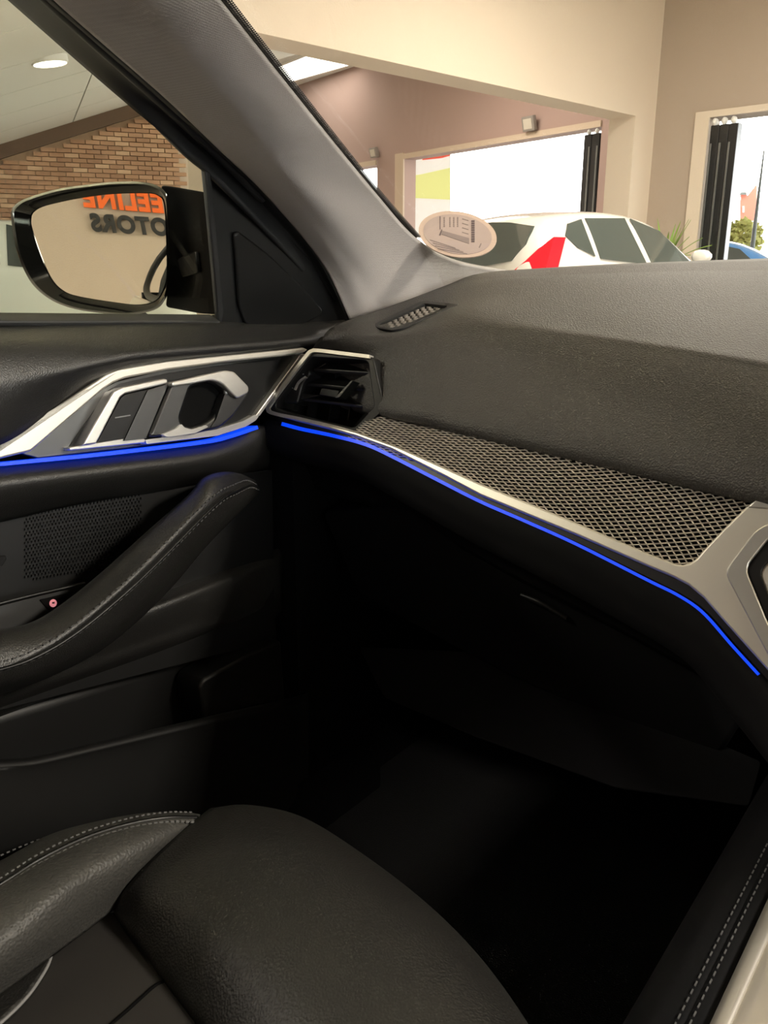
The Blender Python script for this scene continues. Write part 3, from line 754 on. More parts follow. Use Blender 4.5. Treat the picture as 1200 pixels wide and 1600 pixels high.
# lower door: roll, lip, pocket
loft('lower_roll', [rowx([(-160, 1060, -.815), (100, 985, -.815), (200, 948, -.815), (300, 908, -.815), (380, 878, -.818), (440, 855, -.82)]),
                    rowx([(-160, 1080, -.79), (100, 1000, -.79), (200, 958, -.79), (300, 921, -.79), (380, 892, -.80), (440, 872, -.81)]),
                    rowx([(-160, 1095, -.78), (100, 1014, -.78), (200, 972, -.78), (300, 934, -.782), (380, 905, -.795), (440, 886, -.808)]),
                    rowx([(-160, 1125, -.79), (72, 1050, -.79), (200, 1005, -.79), (300, 970, -.79), (384, 945, -.80), (440, 925, -.81)]),
                    rowx([(-160, 1150, -.795), (72, 1070, -.795), (200, 1026, -.795), (300, 990, -.795), (384, 962, -.805), (440, 944, -.81)]),
                    rowx([(-160, 1175, -.83), (72, 1090, -.83), (200, 1046, -.83), (300, 1008, -.83), (384, 978, -.83), (440, 960, -.83)])],
     50, 26, 'door_leather', door, 0.005)
tube('lower_lip', rowx([(-60, 1110, -.792), (72, 1068, -.793), (200, 1025, -.793), (300, 989, -.793), (384, 961, -.803)]), 0.0016, 'black_satin', door)
loft('pocket_back', [rowx([(-160, 1160, -.832), (72, 1086, -.832), (300, 1005, -.832), (450, 955, -.832)]), rowx([(-160, 1240, -.826), (72, 1190, -.826), (300, 1140, -.826), (460, 1100, -.826)]), rowx([(-160, 1330, -.815), (72, 1270, -.815), (300, 1220, -.815), (460, 1180, -.815)])],
     30, 10, 'black_plastic', door, 0.004)
pk_top = [(-160, 1198, -.748), (8, 1192, -.748), (60, 1187, -.748), (160, 1164, -.75), (300, 1131, -.753), (452, 1096, -.765), (480, 1088, -.775)]
loft('pocket_front', [rowx([(a[0], a[1]-1, a[2]-0.012) for a in pk_top]), rowx([(a[0], a[1]-2.5, a[2]-0.004) for a in pk_top]), rowx([(a[0], a[1]+4, a[2]+0.003) for a in pk_top]), rowx([(a[0], a[1]+22, a[2]+0.004) for a in pk_top]),
      rowx([(-160, 1370, -.735), (0, 1340, -.735), (200, 1290, -.737), (400, 1240, -.745), (480, 1215, -.755)]), rowx([(-160, 1470, -.75), (0, 1420, -.75), (200, 1370, -.75), (400, 1320, -.755), (480, 1290, -.76)])],
     50, 28, 'black_plastic', door, 0.005)
HOLD = Plane((-0.795, 0.7, 0.6), (1, 0, 0.0))
prism('bottle_holder', [(312, 1074), (318, 1062), (392, 1021), (440, 1000), (446, 1096), (400, 1108), (318, 1127)], HOLD, 0.018, -0.03, 'black_plastic', door, r=8, bev=0.004, seg=3)
prism('door_card', [(-200, 520), (560, 520), (600, 1400), (-200, 1600)], Plane((-0.842, 0.5, 0.9), (1, 0, 0)), 0.0, -0.03, 'footwell_plastic', door)
# sail panel with tweeter cover
SAILP = Plane((-0.838, 0.7, 1.10), (1, -0.06, -0.30))
prism('sail_panel', [(322, 262), (347, 507), (440, 516), (552, 508), (560, 480), (400, 320), (330, 250)], SAILP, 0.0, -0.012, 'black_plastic', door, bev=0.002)
prism('tweeter_cover', [(366, 366), (374, 362), (424, 400), (470, 445), (505, 484, 10), (502, 494), (470, 509, 8), (420, 512), (385, 508), (374, 480)], SAILP, 0.006, 0.0, 'black_satin', door, r=7, bev=0.003, seg=3)
prism('window_channel', [(321, 268), (330, 268), (352, 508), (342, 508)], GLP, 0.006, -0.002, 'seal_rubber', door, bev=0.002)
prism('belt_seal', [(-200, 501.5), (345, 502), (345, 511), (-200, 511)], GLP, 0.012, -0.01, 'seal_rubber', door, bev=0.002)
prism('side_glass', [(-220, 520), (346, 520), (327, 262), (20, -14), (-180, -190)], GLP, 0.0, -0.004, 'side_glass', door)
# painted outer skin of the door
def flank(x, z): return [V((x, .95, z-.02)), V((x, .4, z)), V((x, -.3, z)), V((x, -1.0, z+.005)), V((x, -1.7, z+.01)), V((x+.05, -2.3, z))]
loft('outer_skin', [flank(-.872, 1.075), flank(-.905, 1.03), flank(-.925, .98), flank(-.935, .85), flank(-.945, .7), flank(-.93, .5), flank(-.89, .3)], 50, 30, 'own_paint', door, 0.004)
tube('window_trim', [V((-.868, .85, 1.068)), V((-.872, .3, 1.084)), V((-.872, -.5, 1.088)), V((-.868, -.95, 1.10)), V((-.85, -1.15, 1.14)), V((-.80, -1.22, 1.22)), V((-.70, -1.1, 1.33))], 0.011, 'seal_rubber', door, n=60)
# ---------------------------------------------------------------- door mirror
mirror = thing('side_mirror', 'glossy black door mirror reflecting a wall sign', 'mirror')
M0 = onx(150, 390, -1.02)
MN = V((0.475, -0.880, 0.012)).normalized()
MIRP = Plane(M0, MN)
outer = [(17.5, 330), (22, 322), (38, 311), (87, 296), (140, 288), (181, 284), (222, 284), (246, 290), (259, 301), (264, 318), (265, 385), (264, 447), (257, 470), (242, 484), (204, 492), (163, 490), (117, 483), (82, 470), (55, 449), (38, 423), (25, 388), (18, 347)]
glassp = [(50, 344), (54, 333), (73, 323), (122, 312), (175, 305), (231, 304), (247, 309), (254, 321), (257, 370), (258, 423), (254, 447), (242, 467), (216, 474), (175, 470), (122, 461), (99, 452), (82, 435), (67, 403), (52, 359)]
NL = 120
def loop_px(P, off, sx=1.0, cx=150, cy=390, pl=None): 
    S = smooth_closed(P, NL); pl = pl or MIRP
    return [pl.at(cx+(p.x-cx)*sx, cy+(p.y-cy)*sx, off) for p in S]
def align(A, B):
    n = len(A); best = min(range(n), key=lambda s: sum((A[i]-B[(i+s) % n]).length for i in range(0, n, 6))); return B[best:]+B[:best]
Lo = loop_px(outer, 0.0); Lf = align(Lo, loop_px(outer, 0.006, 0.965)); Li = align(Lo, loop_px(glassp, -0.004, 1.035)); Li2 = align(Lo, loop_px(glassp, -0.014, 1.02))
house = [align(Lo, loop_px(outer, o_, s_)) for o_, s_ in ((-0.02, 1.0), (-0.05, 0.96), (-0.08, 0.84), (-0.10, 0.62), (-0.108, 0.3))]
ring_mesh('housing', [Li2, Li, Lf, Lo]+house, 'gloss_black', mirror, cap_last=True, angle=60)
S = smooth_closed(glassp, NL)
gl_f = [MIRP.at(150+(p.x-150)*1.02, 390+(p.y-390)*1.02, -0.006) for p in S]
ring_mesh('mirror_glass', [gl_f, [p-MN*0.004 for p in gl_f]], 'mirror_silver', mirror, cap_first=True, cap_last=True, angle=20)
# arm that joins the mirror to the door
pa, pb_ = MIRP.at(262, 390, -0.03), onx(345, 400, -0.885)
ARMP = Plane(pa, (pb_-pa).cross(up)); 
if ARMP.n.dot(CAM-pa) < 0: ARMP = Plane(pa, -(pb_-pa).cross(up))
prism('mirror_arm', [(250, 289), (268, 291), (330, 302), (346, 340), (352, 470), (345, 492), (312, 490), (280, 484), (258, 480), (262, 440), (260, 330)], ARMP, 0.0, -0.07, 'arm_black', mirror, r=6, bev=0.008, seg=3)
prism('fold_joint', [(276, 405), (305, 392), (309, 426), (284, 434)], ARMP, 0.008, -0.01, 'black_plastic', mirror, r=4, bev=0.003)
prism('mirror_foot', [(316, 506), (330, 492), (352, 490), (354, 512), (316, 512)], ARMP, 0.004, -0.06, 'black_plastic', mirror, r=3, bev=0.003)

# sign wall behind the car, seen only in the mirror
def refl(px, py, pl):
    d = ray(px, py).normalized(); h = MIRP.at(px, py); r = d-MN*2*d.dot(MN)
    return pl.hit(h, r)
SIGNP = Plane((0, -8.0, 0), (0.0, 1.0, 0))
wall_with_holes('wall_back', V((-20, -8.0, 0)), V((1, 0, 0)), 0, 29.5, ROOF, [(1.5, 5.3, 0.15, 3.4), (5.7, 9.5, 0.15, 3.4)], 'plaster_tan', 0.25, V((0, -1, 0)))
for k_, x_ in enumerate((-18.5, -14.3)):  # unseen windows, added to let sky light onto the raked ceiling and bricks
    wn = abox('window_%d' % (k_+4), (x_, -8.12, 0.15), (x_+3.8, -8.10, 3.4), 'windshield_glass'); wn['kind'] = SETTING
wall_with_holes('wall_side', V((9.2, -8.0, 0)), V((0, 1, 0)), 0, 19.0, ROOF, [(1.0, 5.0, 0.15, 3.4), (5.4, 9.4, 0.15, 3.4), (9.8, 13.8, 0.15, 3.4)], 'plaster_tan', 0.2, V((1, 0, 0)))
for k_, y_ in enumerate((-7.0, -2.6, 1.8)):
    wn = abox('window_%d' % (k_+1), (9.28, y_, 0.15), (9.30, y_+4.0, 3.4), 'windshield_glass'); wn['kind'] = SETTING
def text_mesh(txt, size=1.0):
    c = bpy.data.curves.new('t', 'FONT'); c.body = txt; c.size = size; c.extrude = 0.03; c.offset = 0.045; c.space_character = 1.12
    o = bpy.data.objects.new('t', c); COL.objects.link(o); bpy.context.view_layer.update()
    me = bpy.data.meshes.new_from_object(o.evaluated_get(bpy.context.evaluated_depsgraph_get())); bpy.data.objects.remove(o); return me
def width(txt):
    me = text_mesh(txt); xs = [v.co.x for v in me.vertices]; ys = [v.co.y for v in me.vertices]; w = (min(xs), max(xs), min(ys), max(ys)); bpy.data.meshes.remove(me); return w
def sign(root, txt, E, T, part, H, m):
    """E: end of the last letter on the baseline; T: start of the part of the word whose width is known; H: top of the last letter"""
    w = width(txt); wp = width(part); sx = (E-T)/(wp[1]-wp[0]); ey = (H-E)/(w[3]-0.0)
    ey = ey
    me = text_mesh(txt)
    for v in me.vertices:
        q = E+sx*(v.co.x-w[1])+ey*v.co.y+SIGNP.n*(0.03+v.co.z*0.6); v.co = q
    me.name = 'sign_word'; o = link('sign_word', me, m, root); return o
sg = thing('wall_sign', 'orange and black lettered sign on the wall mirrored in the door mirror', 'sign')
E1, T1_, H1 = refl(143, 360, SIGNP), refl(236, 366, SIGNP), refl(137, 332.5, SIGNP)
sign(sg, 'MOTORS', E1, T1_, 'TORS', H1, 'sign_black')
E2, T2_, H2 = refl(130, 322, SIGNP), refl(255, 332, SIGNP), refl(124, 292, SIGNP)
sign(sg, 'EELINE', E2, T2_, 'EELINE', H2, 'sign_orange')

# ---------------------------------------------------------------- A-pillar, windscreen
pil = thing('windscreen_pillar', 'slanting grey fabric covered windscreen pillar trim', 'pillar trim')
def glp_row(P, off=0.0): return [GLP.at(p[0], p[1], off) for p in P]
pA = glp_row([(-110, -116), (18, -2), (100, 71), (200, 160), (290, 243), (340, 285), (440, 390), (500, 460)], 0.004)
def px_row(P): return [onx(*p) for p in P]
pA2 = px_row([(-60, -116, -.60), (38, -20, -.645), (118, 52, -.69), (220, 142, -.735), (310, 222, -.775), (368, 275, -.79), (470, 385, -.81), (530, 470, -.82)])
pB = px_row([(-25, -120, -.565), (78, -12, -.615), (160, 62, -.66), (262, 152, -.71), (345, 232, -.745), (420, 305, -.765), (505, 410, -.79), (548, 503, -.80)])
pC = px_row([(80, -130, -.50), (190, -10, -.57), (262, 75, -.62), (342, 165, -.67), (410, 245, -.705), (480, 330, -.735), (545, 415, -.76), (588, 489, -.775)])
pC2 = px_row([(130, -135, -.485), (240, -10, -.55), (312, 80, -.60), (390, 175, -.65), (452, 250, -.685), (520, 330, -.712), (590, 400, -.735), (660, 466, -.755)])
pD = [(225, -150, -.475), (343, -2, -.548), (440, 120, -.607), (520, 220, -.65), (590, 305, -.683), (650, 372, -.71), (712, 408, -.725), (800, 424, -.735)]
pD3 = px_row(pD)
loft('pillar_cover', [pB, pC, pC2, pD3], 60, 34, 'pillar_fabric', pil, 0.006)
loft('door_seal', [pA, pA2, pB], 60, 12, 'seal_rubber', pil, 0.006)
tube('seal_lip', px_row([(-40, -118, -.585), (66, -12, -.632), (148, 64, -.678), (250, 156, -.728), (340, 240, -.765), (410, 310, -.785)]), 0.006, 'seal_rubber', pil)
# windscreen: left edge follows the pillar, right edge is its mirror image
ws = thing('windscreen', 'clear curved windscreen above the dashboard', 'windscreen')
def mir(p): return V((-p.x, p.y, p.z))
edge = [p+V((-0.004, 0.002, -0.002)) for p in pD3]
edge = [edge[0], edge[1], edge[2], edge[3], edge[4], edge[5]]
base_l = ony(800, 420, 1.14)
rows_ws = []
for i, p in enumerate(edge+[V((-.735, 1.10, 1.115))]):
    rows_ws.append([p, V((p.x*0.55, p.y+0.10, p.z+0.012)), V((0, p.y+0.14, p.z+0.016)), V((-p.x*0.55, p.y+0.10, p.z+0.012)), mir(p)])
glass_o, wcols = loft('glass', rows_ws, 25, 25, 'windshield_glass', ws, 0.004)
items = []
Cw = curve([p+V((0.0, 0.001, 0.001)) for p in pD3[:6]], 220)
for q, (off, rr_) in enumerate(((-0.0035, 0.0024), (-0.0008, 0.0016), (0.0022, 0.0012), (0.0048, 0.0009), (0.0070, 0.0006))):
    for i in range(len(Cw)-1):
        t_ = (Cw[i+1]-Cw[i]).normalized(); a = V((1, 0.28, 0)).normalized(); a = (a-t_*a.dot(t_)).normalized(); b = a.cross(t_)
        c = Cw[i]+(Cw[i+1]-Cw[i])*(0.5*(q % 2))+a*off
        items.append((c, t_*rr_, a*rr_, b*0.0004))
o = boxes('frit_dots', items, 'seal_rubber', ws); o['kind'] = 'stuff'
# oval licence disc stuck low on the glass
DISCP = Plane(ony(715, 366, 1.02), (0.25, -0.55, 0.62))
ldisc = thing('licence_disc', 'round paper licence disc stuck low on the windscreen', 'sticker')
th = rad(9)
def ell(rx, ry, n=48): return [(715+math.cos(a)*rx*math.cos(th)-math.sin(a)*ry*math.sin(th), 366+math.cos(a)*rx*math.sin(th)+math.sin(a)*ry*math.cos(th)) for a in [2*math.pi*i/n for i in range(n)]]
prism('holder_rim', ell(61.5, 35.5), DISCP, 0.0, -0.0015, 'disc_rim', ldisc)
prism('paper', ell(54, 30.5), DISCP, 0.0006, -0.0005, 'disc_paper', ldisc)
def ink(name, rects, m='disc_ink'):
    vs, fs = [], []
    for r4 in rects:
        b = len(vs); f_ = [DISCP.at(x, y, 0.0010) for x, y in r4]; vs += f_+[p-DISCP.n*0.0006 for p in f_]
        fs += [tuple(b+i for i in f) for f in ((0, 1, 2, 3), (7, 6, 5, 4), (0, 4, 5, 1), (1, 5, 6, 2), (2, 6, 7, 3), (3, 7, 4, 0))]
    o = mesh(name, vs, fs, m, ldisc, smooth=False); o['kind'] = 'stuff'; return o
def vbar(x, y0, y1, w, lean=-0.08): return [(x, y0), (x+w, y0), (x+w+lean*(y1-y0), y1), (x+lean*(y1-y0), y1)]
ink('print_bold', [vbar(736.5, 344+i*3.5, 346.6+i*3.5, 5.2) for i in range(10)]+[vbar(687, 338, 358, 1.2, 0), [(686, 367), (690, 358), (691, 359), (688, 368)]])
ink('print_small', [vbar(x, 339+i*3.2, 341.2+i*3.2, 2.2) for x in (693, 702, 708, 714) for i in range(5)]+[[(722, 341+i*7), (732, 344+i*7), (732, 345+i*7), (722, 342+i*7)] for i in range(4)]+[[(748, 386), (751, 380), (752.5, 380.5), (749.5, 387)]], 'disc_ink_pale')
ink('print_band', [[(690, 360), (733, 372), (733, 381), (690, 366)]]+[[(672+i*4, 374+i*4.5), (712+i*6, 387+i*3), (712+i*6, 388+i*3), (672+i*4, 375.2+i*4.5)] for i in range(4)], 'disc_ink_pale')

# ---------------------------------------------------------------- dashboard
dash = thing('dashboard', 'black leather dashboard with silver mesh trim and blue light line', 'dashboard')
pad_rows = [rowy([(520, 514, .83), (548, 502, .86), (590, 489, .93), (650, 467, 1.01), (700, 448, 1.08), (747, 431, 1.14), (830, 423, 1.20), (1000, 414, 1.25), (1200, 407, 1.29), (1380, 400, 1.32)]),
                 rowy([(515, 518, .825), (560, 510, .85), (600, 503, .90), (655, 488, .955), (720, 470, .99), (790, 452, 1.04), (880, 448, 1.06), (1020, 448, 1.08), (1200, 452, 1.09), (1380, 455, 1.10)]),
                 rowy([(505, 528, .81), (560, 523, .835), (615, 520, .865), (680, 505, .885), (740, 492, .90), (820, 500, .90), (910, 512, .90), (1040, 528, .89), (1200, 552, .875), (1380, 580, .865)]),
                 rowy([(495, 536, .825), (560, 534, .825), (625, 536, .838), (690, 530, .85), (760, 524, .86), (840, 530, .862), (930, 542, .86), (1050, 560, .85), (1200, 586, .838), (1380, 620, .825)]),
                 rowy([(478, 560, .85), (540, 574, .84), (600, 585, .812), (690, 590, .815), (780, 598, .822), (870, 610, .82), (960, 624, .815), (1070, 645, .808), (1200, 672, .795), (1380, 715, .78)]),
                 rowy([(455, 598, .86), (520, 624, .85), (600, 641, .787), (690, 661, .785), (780, 682, .785), (870, 703, .783), (960, 723, .78), (1070, 748, .775), (1192, 775, .768), (1380, 820, .755)]),
                 rowy([(453, 606, .88), (520, 632, .88), (600, 650, .82), (690, 669, .82), (780, 690, .82), (870, 711, .82), (960, 731, .82), (1070, 756, .81), (1192, 783, .80), (1380, 828, .79)])]
def both_sides(r):
    r = [p for p in r if p.x < -0.06]
    m_ = [V((-p.x, p.y, p.z)) for p in r]
    mid = V((0, r[-1].y+0.012, r[-1].z+0.0005))
    return r+[mid]+m_[::-1]
loft('top_pad', [both_sides(r) for r in pad_rows], 220, 56, 'dash_leather', dash, 0.006)
# speaker grille in the top pad
ga, gb_, gc = ony(585, 506, .893), ony(717, 473, .978), ony(622, 514, .878)
GRP = Plane(ga+up*0.003, (gb_-ga).cross(gc-ga) if (gb_-ga).cross(gc-ga).z > 0 else -(gb_-ga).cross(gc-ga))
gro = [(582, 508), (590, 503), (655, 472), (662, 470), (718, 475), (698, 483), (628, 513), (612, 516), (592, 513)]
gri = [(590, 508), (596, 504), (658, 476), (664, 474), (700, 478), (692, 482), (626, 510), (612, 512.5), (598, 511)]
frame('grille_frame', gro, gri, GRP, 0.004, -0.014, 'black_plastic', dash, r=2, n=60, bev=0.001)
prism('grille_base', gri, GRP, -0.004, -0.014, 'mesh_back', dash)
items = []
gx = (GRP.at(660, 490)-GRP.at(650, 490)).normalized(); gy = GRP.n.cross(gx)
def inside(x, y, P):
    r = False; n = len(P)
    for i in range(n):
        (x1, y1), (x2, y2) = P[i][:2], P[i-1][:2]
        if (y1 > y) != (y2 > y) and x < (x2-x1)*(y-y1)/(y2-y1)+x1: r = not r
    return r
for j in range(12):
    for i in range(16):
        px, py = 594+i*8.6+j*2.6, 508-i*3.9+j*3.4-6
        if inside(px, py, gri): items.append((GRP.at(px, py, -0.001), gx*0.0024, gy*0.0030, GRP.n*0.001))
for j in range(12):
    for i in range(16):
        px, py = 594+i*8.6+j*2.6+1.3, 508-i*3.9+j*3.4-4.3
        if inside(px, py, gri): items.append((GRP.at(px, py, -0.001), gx*0.0012, gy*0.0030, GRP.n*0.001))
o = boxes('grille_mesh', items, 'grille_grey', dash); o['kind'] = 'stuff'

# expanded metal trim
TL, TR, BR_, BL = (588, 640), (1180, 771), (1062, 884), (536, 690)
def patch(s, t_):
    """s along the trim (0..1), t across (0 top .. 1 bottom); the sheet rolls over at the top"""
    a = curve_top(s); b = curve_bot(s); x, y = a[0]+(b[0]-a[0])*t_, a[1]+(b[1]-a[1])*t_
    off = -0.004-0.012*max(0, 0.22-t_)/0.22
    return DASHP.at(x, y, off)
ct = curve([V((588, 641, 0)), V((780, 683, 0)), V((960, 724, 0)), V((1206, 781, 0))], 101); cb = curve([V((540, 688, 0)), V((700, 738, 0)), V((880, 812, 0)), V((1088, 896, 0))], 101)
def curve_top(s): i = min(int(s*100), 99); f = s*100-i; p = ct[i].lerp(ct[i+1], f); return p.x, p.y
def curve_bot(s): i = min(int(s*100), 99); f = s*100-i; p = cb[i].lerp(cb[i+1], f); return p.x, p.y
vs, fs = [], []
NS, NT = 37, 15
def strand(p, q, w, d):
    t_ = (q-p); nrm = DASHP.n; s = t_.cross(nrm).normalized()*w
    b = len(vs); e_ = t_*0.06
    for c in (p-e_, q+e_): vs.extend([c-s-nrm*d, c-s*0.7+nrm*d*0.3, c+s*0.7+nrm*d, c+s-nrm*d])
    for j in range(4): fs.append((b+j, b+(j+1) % 4, b+4+(j+1) % 4, b+4+j))
for i in range(NS):
    for j in range(NT):
        s0, s1 = i/NS, (i+1)/NS; sm = (s0+s1)/2; t0, t1 = j/NT, (j+1)/NT; tm = (t0+t1)/2
        a, b, c, d = patch(s0, tm), patch(sm, t0), patch(s1, tm), patch(sm, t1)
        for p, q in ((a, b), (b, c), (c, d), (d, a)): strand(p, q, 0.00068, 0.0009)
mesh('mesh_trim', vs, fs, 'mesh_metal', dash, smooth=False)
prism('mesh_backing', [(575, 640), (588, 638), (780, 680), (960, 721), (1190, 774), (1090, 890), (1050, 890), (880, 820), (700, 745), (530, 692)], DASHP, -0.020, -0.03, 'mesh_back', dash)
# silver bezel under and around the mesh
bez_low = [(424, 646.5), (464, 657.5), (514, 670), (556, 682), (611, 702), (690, 742), (750, 774), (820, 803), (900, 836), (1012, 885), (1050, 901), (1075, 914), (1099, 934), (1125, 964), (1200, 1048), (1290, 1150)]
bez_up = [(1290, 800), (1200, 775), (1187, 776), (1166, 791), (1130, 826), (1097, 861), (1088, 872), (1078, 879), (1066, 882), (1054, 880), (1012, 864), (900, 816), (820, 783), (750, 755), (690, 728), (620, 697), (556, 674), (514, 663), (464, 651), (426, 641)]
prism('trim_bezel', bez_low+bez_up, DASHP, 0.0, -0.02, 'satin_metal', dash, bev=0.0022, seg=3)
prism('bezel_crest', [(1200, 773), (1290, 796), (1290, 820), (1200, 795), (1168, 792), (1187, 776)], DASHP, 0.0016, -0.01, 'bright_metal', dash, bev=0.001)
# centre vent surround
hexo = [(1131, 893), (1181, 827), (1206, 815), (1290, 835), (1330, 930), (1280, 1170), (1240, 1090), (1200, 1024)]
hexi = [(1164, 887), (1200, 842), (1212, 836), (1280, 855), (1310, 930), (1275, 1110), (1240, 1045), (1200, 975)]
frame('centre_surround', hexo, hexi, DASHP, 0.005, -0.03, 'bright_metal', dash, r=14, n=96, bev=0.002)
hexk = [(1187, 893), (1206, 872), (1216, 866), (1270, 880), (1290, 930), (1265, 1040), (1235, 990), (1206, 945)]
frame('centre_vent_frame', [(a[0]-1, a[1]) for a in hexi], hexk, DASHP, 0.002, -0.03, 'black_satin', dash, r=10, n=96, bev=0.002)
frame('centre_vent_ring', hexk, [(1192, 896), (1208, 880), (1220, 874), (1262, 888), (1278, 930), (1258, 1010), (1232, 975), (1210, 938)], DASHP, -0.008, -0.03, 'bright_metal', dash, r=6, n=96, bev=0.0015)
prism('centre_vent_back', hexi, DASHP, -0.026, -0.034, 'mesh_back', dash)
for k_ in range(3):
    y0 = 905+k_*38; prism('centre_vent_slat', [(1188, y0), (1275, y0+22), (1275, y0+30), (1190, y0+9)], DASHP, -0.012, -0.016, 'satin_metal', dash)
prism('screen_base', [(1192, 768), (1290, 788), (1290, 770), (1200, 752)], DASHP, 0.006, -0.02, 'gloss_black', dash, bev=0.001)
# black strip and blue light line under the bezel
flat = bez_low
blue = [(440, 662), (470, 670), (520, 680.5), (570, 694), (610, 712), (680, 748), (750, 783.5), (820, 814), (900, 850), (1012, 906.5), (1061, 931), (1099, 958), (1144, 1009), (1185, 1054)]
prism('trim_gap_strip', [(a[0], a[1]-4) for a in bez_low]+[(1290, 1195), (1185, 1066), (1144, 1019), (1099, 967), (1061, 940), (1012, 915), (900, 859), (820, 823), (750, 792), (680, 757), (610, 721), (570, 702), (520, 688), (470, 678), (420, 664)], DASHP, -0.006, -0.02, 'black_satin', dash)  # black gap between bezel and light line, built as a strip
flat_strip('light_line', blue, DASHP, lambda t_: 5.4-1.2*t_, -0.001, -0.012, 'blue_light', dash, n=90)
# knee bolster below the light line
LB = [DASHP.at(*p, -0.004) for p in ((414, 660), (470, 677), (520, 687), (570, 701), (610, 720), (680, 756), (750, 791), (820, 822), (900, 858), (1012, 914), (1061, 939), (1099, 966), (1144, 1018), (1185, 1064), (1290, 1190))]
def shift(P, f): return [f(p, i/(len(P)-1)) for i, p in enumerate(P)]
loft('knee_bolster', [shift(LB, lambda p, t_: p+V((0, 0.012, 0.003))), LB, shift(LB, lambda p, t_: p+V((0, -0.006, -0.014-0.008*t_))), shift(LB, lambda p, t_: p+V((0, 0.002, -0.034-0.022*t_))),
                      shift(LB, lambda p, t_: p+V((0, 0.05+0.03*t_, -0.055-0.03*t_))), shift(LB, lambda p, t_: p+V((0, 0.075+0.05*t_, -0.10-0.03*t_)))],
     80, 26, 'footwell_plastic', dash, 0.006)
# glove box
GBP = Plane((-0.45, 0.875, 0.72), (0, -1, -0.18))
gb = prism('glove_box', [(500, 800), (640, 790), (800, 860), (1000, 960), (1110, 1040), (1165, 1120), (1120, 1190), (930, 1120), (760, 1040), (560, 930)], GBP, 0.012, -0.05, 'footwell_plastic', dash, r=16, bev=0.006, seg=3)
tube('glove_box_handle', [GBP.at(815, 930, 0.016), GBP.at(845, 942, 0.02), GBP.at(885, 966, 0.016)], 0.0035, 'black_plastic', gb, n=10)
prism('lower_cover', [(560, 1010), (770, 1020), (1000, 1110), (1190, 1190), (1170, 1260), (960, 1230), (740, 1150), (600, 1090)], Plane((-0.4, 0.86, 0.60), (0, -0.8, 0.6)), 0.0, -0.01, 'footwell_plastic', dash, r=8, bev=0.002)
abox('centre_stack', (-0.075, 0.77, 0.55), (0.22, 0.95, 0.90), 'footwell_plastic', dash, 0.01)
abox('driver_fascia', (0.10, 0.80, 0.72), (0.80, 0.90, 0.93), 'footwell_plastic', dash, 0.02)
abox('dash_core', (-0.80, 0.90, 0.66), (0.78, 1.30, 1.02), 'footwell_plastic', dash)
# left side vent
vent_o = [(487, 549), (577, 556), (583, 560), (600, 637), (597, 643), (562, 676), (552, 678), (428, 646), (420, 640), (421, 632), (482, 552)]
vent_i = [(488, 558), (570, 563), (575, 567), (584, 630), (583, 637), (556, 666), (550, 668), (438, 641), (430, 637), (431, 630), (482, 563)]
VENTP = Plane(DASHP.at(500, 610), (0.05, -1, 0.30))
frame('vent_frame', vent_o, vent_i, VENTP, 0.006, -0.05, 'black_plastic', dash, r=3, n=120, bev=0.0015)
prism('vent_back', vent_o, VENTP, -0.055, -0.06, 'mesh_back', dash)
flat_strip('vent_edge', [(577, 557), (535, 552), (497, 547.5), (486, 548.5), (478, 556), (450, 592), (423, 629), (418, 639), (426, 645.5), (470, 655), (520, 666.5), (556, 677)], VENTP, 5.5, 0.009, 0.0, 'satin_metal', dash, n=120)
for (l0, l1, dpt) in (((490, 578), (577, 584), 9), ((474, 600), (581, 611), 12), ((456, 622), (584, 638), 12)):
    f0, f1 = VENTP.at(*l0, -0.012), VENTP.at(*l1, -0.012); back = V((0, 0.04, 0.010))
    t_ = 0.0022
    vs = [f0, f1, f1+back, f0+back]; vs = [v+up*t_ for v in vs]+[v-up*t_ for v in vs]
    bevel(mesh('vent_slat', vs, [(0, 1, 2, 3), (7, 6, 5, 4), (0, 4, 5, 1), (1, 5, 6, 2), (2, 6, 7, 3), (3, 7, 4, 0)], 'black_satin', dash, smooth=False), 0.001)
for px in (500, 535, 565):
    a, b = VENTP.at(px, 566, -0.04), VENTP.at(px-14, 655, -0.04)
    boxes('vent_fin', [((a+b)/2, V((0.0008, 0, 0)), (b-a)/2, V((0, 0.01, 0)))], 'black_plastic', dash)
tab = prism('vent_tab', [(502, 606), (530, 610), (526, 622), (498, 617)], VENTP, 0.000, -0.014, 'black_satin', dash, r=2, bev=0.001)
prism('tab_blade', [(523, 622), (549, 594), (551, 595), (530, 621)], VENTP, 0.004, -0.012, 'satin_metal_dark', tab, bev=0.0005)
wheel_c = VENTP.at(462, 608, -0.006)
wh = prism('vent_thumbwheel', [(443, 630), (452, 602), (468, 580), (482, 577), (484, 584), (472, 600), (464, 630)], VENTP, -0.004, -0.03, 'black_plastic', dash, r=4, bev=0.002)
flat_strip('wheel_ridge', [(455, 606), (462, 592), (473, 583)], VENTP, 2.4, -0.0015, -0.006, 'bright_metal', wh, n=12)
flat_strip('wheel_ridge', [(460, 609), (466, 597), (477, 588.5)], VENTP, 2.4, -0.0015, -0.006, 'bright_metal', wh, n=12)
flat_strip('vent_pin', [(494, 577), (509, 568)], VENTP, 1.6, -0.012, -0.016, 'satin_metal_dark', dash, n=6)
prism('vent_divider', [(437, 636), (440, 612), (482, 616), (500, 618), (462, 626), (458, 641)], VENTP, -0.010, -0.02, 'black_plastic', dash, r=2)

